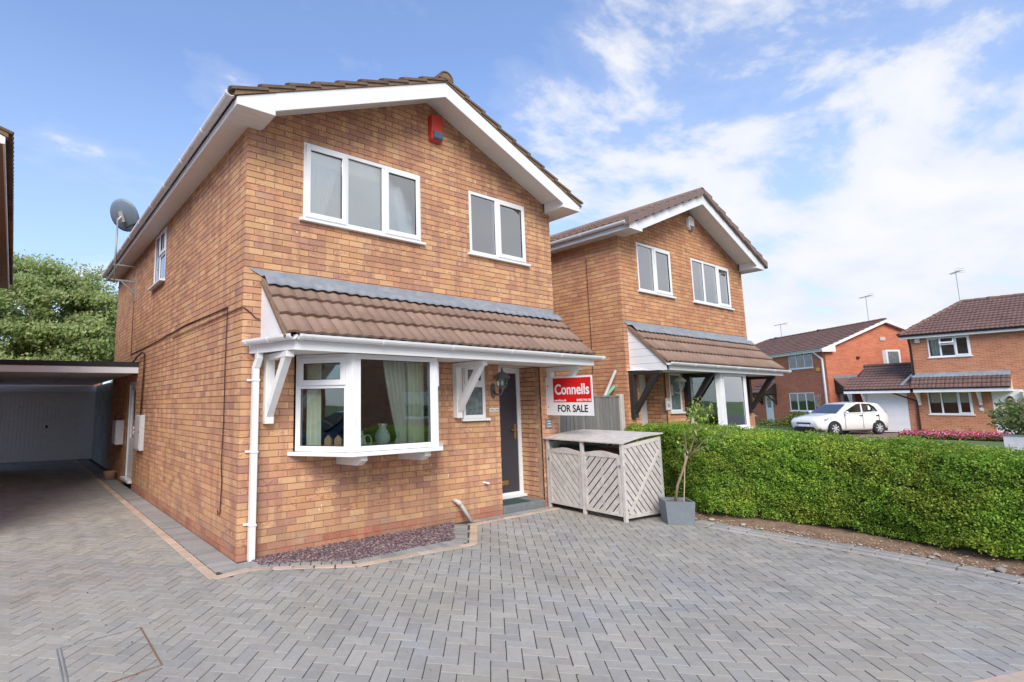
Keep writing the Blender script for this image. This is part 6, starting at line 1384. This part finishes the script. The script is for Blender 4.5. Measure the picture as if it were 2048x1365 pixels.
# ------------------------------------------------------------------ parked car
def car(loc=(30.71, 3.475, -.04), hd=math.atan2(.426, -.905), label='small white hatchback parked on the drive in front of the garage', paint='carwhite'):
    t = thing('parked_car', label, 'car', loc, hd)
    st = [(2.02, .42, .60, .60), (1.98, .30, .70, .70), (1.80, .22, .79, .78), (1.45, .20, .87, .825), (1.05, .20, .94, .84), (.78, .20, .985, .845), (0, .20, 1.0, .85), (-.9, .20, 1.02, .85), (-1.5, .22, 1.04, .84), (-1.85, .28, 1.04, .80), (-1.98, .34, .98, .74), (-2.03, .42, .86, .66)]
    ring = lambda s: [(s[3] * .90, s[1]), (s[3] * .98, s[1] + .10), (s[3], s[1] + (s[2] - s[1]) * .45), (s[3] * .985, s[1] + (s[2] - s[1]) * .8), (s[3] * .90, s[2] - .01), (s[3] * .45, s[2] + .015), (0, s[2] + .022)]
    b = MB(); vs = []; R = []
    for s in st:
        h = ring(s); full = [(-y, z) for y, z in h[:-1]] + [h[-1]] + [(y, z) for y, z in h[:-1][::-1]]; R.append(len(full)); vs += [(s[0], y, z) for y, z in full]
    n = R[0]; fs = [(i * n + k, (i + 1) * n + k, (i + 1) * n + k + 1, i * n + k + 1) for i in range(len(st) - 1) for k in range(n - 1)]
    fs += [tuple(range(n)), tuple((len(st) - 1) * n + k for k in range(n - 1, -1, -1)), ] + [((i + 1) * n, i * n, i * n + n - 1, (i + 1) * n + n - 1) for i in range(len(st) - 1)]
    b.add(vs, fs); b.build('body', M[paint], t, smooth=True)
    # cabin: belt line (x, half width, z) and roof line
    belt = [(.86, .70, .985), (.55, .78, 1.0), (-.05, .80, 1.01), (-.95, .80, 1.03), (-1.55, .76, 1.05), (-1.93, .66, 1.04)]
    roof = [(.10, .53, 1.42), (-.08, .57, 1.46), (-.45, .60, 1.495), (-1.0, .595, 1.49), (-1.58, .57, 1.44), (-1.76, .53, 1.38)]
    vs = []; 
    for (p, q) in zip(belt, roof): vs += [(p[0], -p[1], p[2] - .02), (q[0], -q[1], q[2]), (q[0], q[1], q[2]), (p[0], p[1], p[2] - .02), (q[0], 0, q[2] + .03)]
    fs = []
    for i in range(5):
        a_ = i * 5; c_ = a_ + 5; fs += [(a_, c_, c_ + 1, a_ + 1), (a_ + 2, c_ + 2, c_ + 3, a_ + 3), (a_ + 1, c_ + 1, c_ + 4, a_ + 4), (a_ + 4, c_ + 4, c_ + 2, a_ + 2)]
    fs += [(0, 1, 4, 2, 3), (28, 27, 29, 26, 25)]
    b = MB(); b.add(vs, fs); b.build('roof', M[paint], t)
    def side(name, pts, mat, o_=.008):
        for sg_ in (1, -1):
            b = MB(); q = []
            for (tb, x_, f) in pts:   # interpolate on side surface by x and fraction up
                bx = np.interp(-x_, [-v[0] for v in belt], range(6)); i = int(min(4, bx)); fr = bx - i
                p = Vector(belt[i]).lerp(Vector(belt[i + 1]), fr); r = Vector(roof[i]).lerp(Vector(roof[i + 1]), fr); v = p.lerp(r, f); q.append((v.x, sg_ * (v.y + o_), v.z))
            b.add(q, [tuple(range(len(q)))]) if sg_ < 0 else b.add(q, [tuple(range(len(q) - 1, -1, -1))]); b.build(name, mat, t)
    G = M['cglass']
    b = MB(); b.box(-1.5, .5, -.6, .6, .95, 1.0); b.build('dashboard', M['black'], t)
    side('side_window', [(0, .62, .04), (0, .60, .20), (0, .28, .66), (0, .05, .86), (0, -.28, .90), (0, -.36, .05)], G)
    side('side_window', [(0, -.46, .05), (0, -.38, .90), (0, -1.05, .88), (0, -1.28, .62), (0, -1.36, .08)], G)
    for nm, pl in (('windscreen', [(.86, -.67, 1.00), (.86, .67, 1.00), (.12, .50, 1.40), (.12, -.50, 1.40)]), ('rear_window', [(-1.90, .58, 1.10), (-1.90, -.58, 1.10), (-1.71, -.46, 1.34), (-1.71, .46, 1.34)])):
        b = MB(); off_ = Vector((.012, 0, .015)) if nm == 'windscreen' else Vector((-.02, 0, .01)); b.add([Vector(p) + off_ for p in pl], [(0, 1, 2, 3)]); b.build(nm, G, t)
    for (x_, y_) in ((1.23, .70), (1.23, -.70), (-1.24, .70), (-1.24, -.70)):
        sg_ = 1 if y_ > 0 else -1
        wh = bpy.data.objects.new('wheel', None); COL.objects.link(wh); wh.parent = t; wh.location = (x_, y_, .30)
        b = MB(); b.lathe([(.20, -.09), (.285, -.085), (.30, -.05), (.30, .05), (.285, .085), (.20, .09), (.20, -.09)], n=24, F=lambda x, y, z: (x, z, y)); b.build('tyre', M['tyre'], wh, smooth=True)
        b = MB(); b.lathe([(.205, .07), (.19, .085), (.18, .06), (.17, .03), (.0, .03)], n=24, F=lambda x, y, z: (x, sg_ * z, y)); b.build('rim', M['galv'], wh)
        for k in range(7):
            a_ = 2 * PI * k / 7; b = MB(); b.beam((.03 * math.cos(a_), sg_ * .085, .03 * math.sin(a_)), (.19 * math.cos(a_), sg_ * .08, .19 * math.sin(a_)), .045, .02, up=(0, 1, 0)); b.build('spoke', M['alloy'], wh)
        b = MB(); b.lathe([(.05, .08), (.04, .10), (.0, .10)], n=12, F=lambda x, y, z: (x, sg_ * z, y)); b.build('hub_cap', M['alloy'], wh)
        b = MB(); pts_ = [(.37 * math.cos(a_), .365 * math.sin(a_)) for a_ in [PI * k / 14 for k in range(15)]]; q = [(x_ + p[0], sg_ * .846, .30 + p[1]) for p in pts_] + [(x_ - .37, sg_ * .846, .20), (x_ + .37, sg_ * .846, .20)]
        b.add(q, [tuple(range(len(q)))] if sg_ < 0 else [tuple(range(len(q) - 1, -1, -1))]); b.build('wheel_arch', M['black'], t)
        wh.location.y = sg_ * .785; wh.location.z = .31; wh.scale = (1.04, 1, 1.04)
    for sg_ in (1, -1):
        hp_ = [(1.965, .40, .585), (1.90, .62, .56), (1.66, .805, .66), (1.42, .835, .80), (1.68, .70, .815), (1.90, .50, .71)]
        b = MB(); q = [(x * 1.012, sg_ * y * 1.02, z + .004) for x, y, z in hp_]; b.add(q + [(1.80 * 1.02, sg_ * .645 * 1.06, .705)], [((k, (k + 1) % 6, 6) if sg_ > 0 else ((k + 1) % 6, k, 6)) for k in range(6)]); b.build('headlight', M['headlight'], t)
        b = MB(); b.lathe([(0, .07), (.06, .055), (.08, 0), (.06, -.05), (0, -.06)], n=12, F=lambda x, y, z, s=sg_: (.58 + x * .8, s * (.93 + y * 1.0), 1.03 + z)); b.build('wing_mirror', M[paint], t, smooth=True)
        for xh in (-.28, -1.22):
            b = MB(); b.box(xh - .09, xh + .07, sg_ * .845 - .015, sg_ * .845 + .015, .86, .90); b.build('door_handle', M['black'], t)
        b = MB(); b.box(-1.985, -1.90, sg_ * .60 - .05, sg_ * .60 + .05, .92, 1.10); b.build('tail_light', M['red'], t)
        b = MB()
        for x_ in (.62, -.38, -1.30): b.box(x_ - .008, x_ + .008, sg_ * .848 - .006, sg_ * .848 + .006, .30, .96)
        b.build('door_seam', M['ink'], t)
    b = MB(); b.hexa([(1.96, -.48, .50), (2.04, -.34, .50), (2.04, .34, .50), (1.96, .48, .50)], [(1.95, -.48, .575), (2.03, -.34, .575), (2.03, .34, .575), (1.95, .48, .575)]); b.build('grille', M['black'], t)
    b = MB(); b.hexa([(1.95, -.60, .25), (2.03, -.40, .25), (2.03, .40, .25), (1.95, .60, .25)], [(1.96, -.60, .37), (2.04, -.40, .37), (2.04, .40, .37), (1.96, .60, .37)]); b.build('lower_grille', M['black'], t)
    b = MB(); b.box(2.03, 2.05, -.26, .26, .385, .49); b.build('number_plate', M['signwhite'], t)
    b = MB(); b.box(-1.9, 1.9, -.70, .70, .16, .30); b.build('underbody', M['black'], t)
    return t
car()
car((-6.6, -2.6, -.03), math.radians(80), 'dark blue hatchback seen only reflected in the left facet of the bay', 'carblue')

# ------------------------------------------------------------------ far gardens
n_ = 5200
fx_ = rng.uniform(28.6, 30.0, n_); fy_ = rng.uniform(-2.25, .95, n_); fz_ = np.abs(rng.normal(.12, .07, n_)) + .0
o = leaves('bedding_flowers', np.stack([fx_, fy_, fz_], 1), .035, M['flower'], None, 'stuff', np.array([[-.6, 0, .8]]), .8, .6); o['label'] = 'red, pink and white bedding flowers in front of the orange house'; o['category'] = 'flowers'
fx_ = rng.uniform(28.6, 30.0, n_); fy_ = rng.uniform(-2.25, .95, n_); fz_ = rng.uniform(0, .13, n_)
o = leaves('bedding_leaves', np.stack([fx_, fy_, fz_], 1), .035, M['shrub'], None, 'stuff', None, .8, .6); o['label'] = 'green leaves among the bedding flowers'; o['category'] = 'flowers'
t = thing('garden_box', 'pale blue grey raised garden box at the right edge of the picture', 'planter', (22.0, -5.6, 0))
b = MB(); b.box(0, 1.3, 0, .05, 0, .5); b.box(0, 1.3, 2.70, 2.75, 0, .5); b.box(0, .05, .05, 2.70, 0, .5); b.box(1.25, 1.3, .05, 2.70, 0, .5); b.box(.05, 1.25, .05, 2.7, 0, .42); b.build('box', M['box'], t)
b = MB(); b.box(-.03, .08, -.03, 2.78, .501, .53); b.build('rim', M['galv'], t)
def bush(name, label, c, rad, n, size, mat, cat='bush', stems=5, shell=.45, kindname='foliage'):
    t = thing(name, label, cat, (c[0], c[1], 0))
    d = rng.normal(size=(n, 3)); d /= np.linalg.norm(d, axis=1)[:, None]; r = (1 - shell * rng.uniform(0, 1, n) ** 1.5)[:, None]
    wob = 1 + .16 * np.sin(d[:, 0] * 7 + c[0]) * np.sin(d[:, 1] * 6 + 1) + .12 * np.sin(d[:, 2] * 11 + d[:, 0] * 5)
    P = d * r * wob[:, None] * np.array(rad) + np.array([0, 0, c[2]])
    P = P[P[:, 2] > .02]; leaves(kindname, P, size, M[mat], t, 'stuff', d[:len(P)] * .0, .6, 1.0)
    for k in range(stems):
        a_ = k * 2.4; b = MB(); b.tube([(.05 * math.cos(a_), .05 * math.sin(a_), 0), (rad[0] * .5 * math.cos(a_), rad[1] * .5 * math.sin(a_), c[2])], [.02, .008], 5); b.build('stem', M['tbark'], t)
    return t
bush('flowering_bush', 'loose flowering bush spilling over the garden box at the right edge', (22.6, -3.85, 1.0), (.9, 1.25, .62), 6500, .055, 'bushl')
bush('shrub', 'dark green shrub in front of the red brick house behind the car bonnet', (34.0, 6.1, .45), (.6, .7, .5), 2200, .05, 'shrub')
bush('shrub', 'yellow green shrub by the white door of the red brick house', (38.3, 10.9, .5), (.6, .7, .65), 2000, .05, 'sap')
bush('shrub', 'low plants at the foot of the red brick wall', (36.0, 7.8, .15), (.5, 1.4, .3), 1800, .05, 'shrub')

# ------------------------------------------------------------------ tree behind the carport
tr = thing('broadleaf_tree', 'large broadleaf tree with a rounded crown behind the carport', 'tree', (-.9, 25.0, 0))
TC = np.array([-.6, 0, 4.6]); TR = np.array([4.9, 3.8, 4.15])
limbs = []
def limb(p, d, L_, r, depth):
    p = Vector(p); pts_ = [p]; rr = [r]; d = Vector(d).normalized()
    for i in range(4):
        d = (d + Vector((random.uniform(-.22, .22), random.uniform(-.22, .22), random.uniform(-.05, .18)))).normalized(); pts_.append(pts_[-1] + d * L_ / 4); rr.append(r * (1 - .16 * (i + 1)))
    limbs.append((pts_, rr, depth))
    if depth < 3:
        for k in range(3 if depth else 5):
            a_ = random.uniform(0, 2 * PI); q = pts_[random.randint(2, 4)]; nd = (d * .7 + Vector((math.cos(a_), math.sin(a_), random.uniform(.05, .5))) * (.9)).normalized(); limb(q, nd, L_ * random.uniform(.55, .75), r * .55, depth + 1)
limb((.1, 0, 0), (0, 0, 1), 3.0, .20, 0)
for k in range(3): limb((.1 + .12 * k, .1 * k, 1.2), (.5 - .5 * k, .1, 1), 2.6, .11, 1)
tb = MB()
for pts_, rr, dp_ in limbs:
    if dp_ == 0: m = MB(); m.tube(pts_, rr, 9); m.build('trunk', M['tbark'], tr, smooth=True)
    else: tb.tube(pts_, rr, 6)
tb.build('limbs', M['tbark'], tr, smooth=True)
cl = []
for pts_, rr, dp_ in limbs:
    if dp_ >= 2: cl.append(np.array(pts_[-1]))
while len(cl) < 360:
    d = rng.normal(size=3); d /= np.linalg.norm(d); r = rng.uniform(.62, 1.0)
    p = TC + d * TR * r * (1 + .10 * math.sin(d[0] * 9 + d[2] * 6))
    if p[2] > 1.2: cl.append(p)
P = []; Nn_ = []
for c in cl:
    e = (c - TC) / TR
    if np.linalg.norm(e) > 1.12: c = TC + (c - TC) / np.linalg.norm(e)
    k = int(rng.integers(300, 560)); rad = rng.uniform(.38, .78); q = rng.normal(size=(k, 3)) * np.array([rad, rad, rad * .45]) * .62
    P.append(c + q); Nn_.append(np.tile(np.array(sdir) * .9, (k, 1)))
P = np.concatenate(P); Nn_ = np.concatenate(Nn_)
leaves('crown', P, .088, M['tree'], tr, 'stuff', Nn_, .6, .8)
tp = rng.normal(size=(420, 3)); tp /= np.linalg.norm(tp, axis=1)[:, None]; tp[:, 2] = np.abs(tp[:, 2])
V = []; 
for d in tp:
    base = TC + d * TR * .95
    for k in range(5): V.append(base + d * np.array([.5, .5, .9]) * .09 * k + rng.normal(size=3) * .05)
leaves('outer_twigs', np.array(V), .06, M['tree'], tr, 'stuff', None, .5, 1.0)
b = MB()
for i, (x_, y_, h_) in enumerate(((-4, 32, 4.5), (0.5, 34, 3.6), (4.0, 36, 3.2))): pass
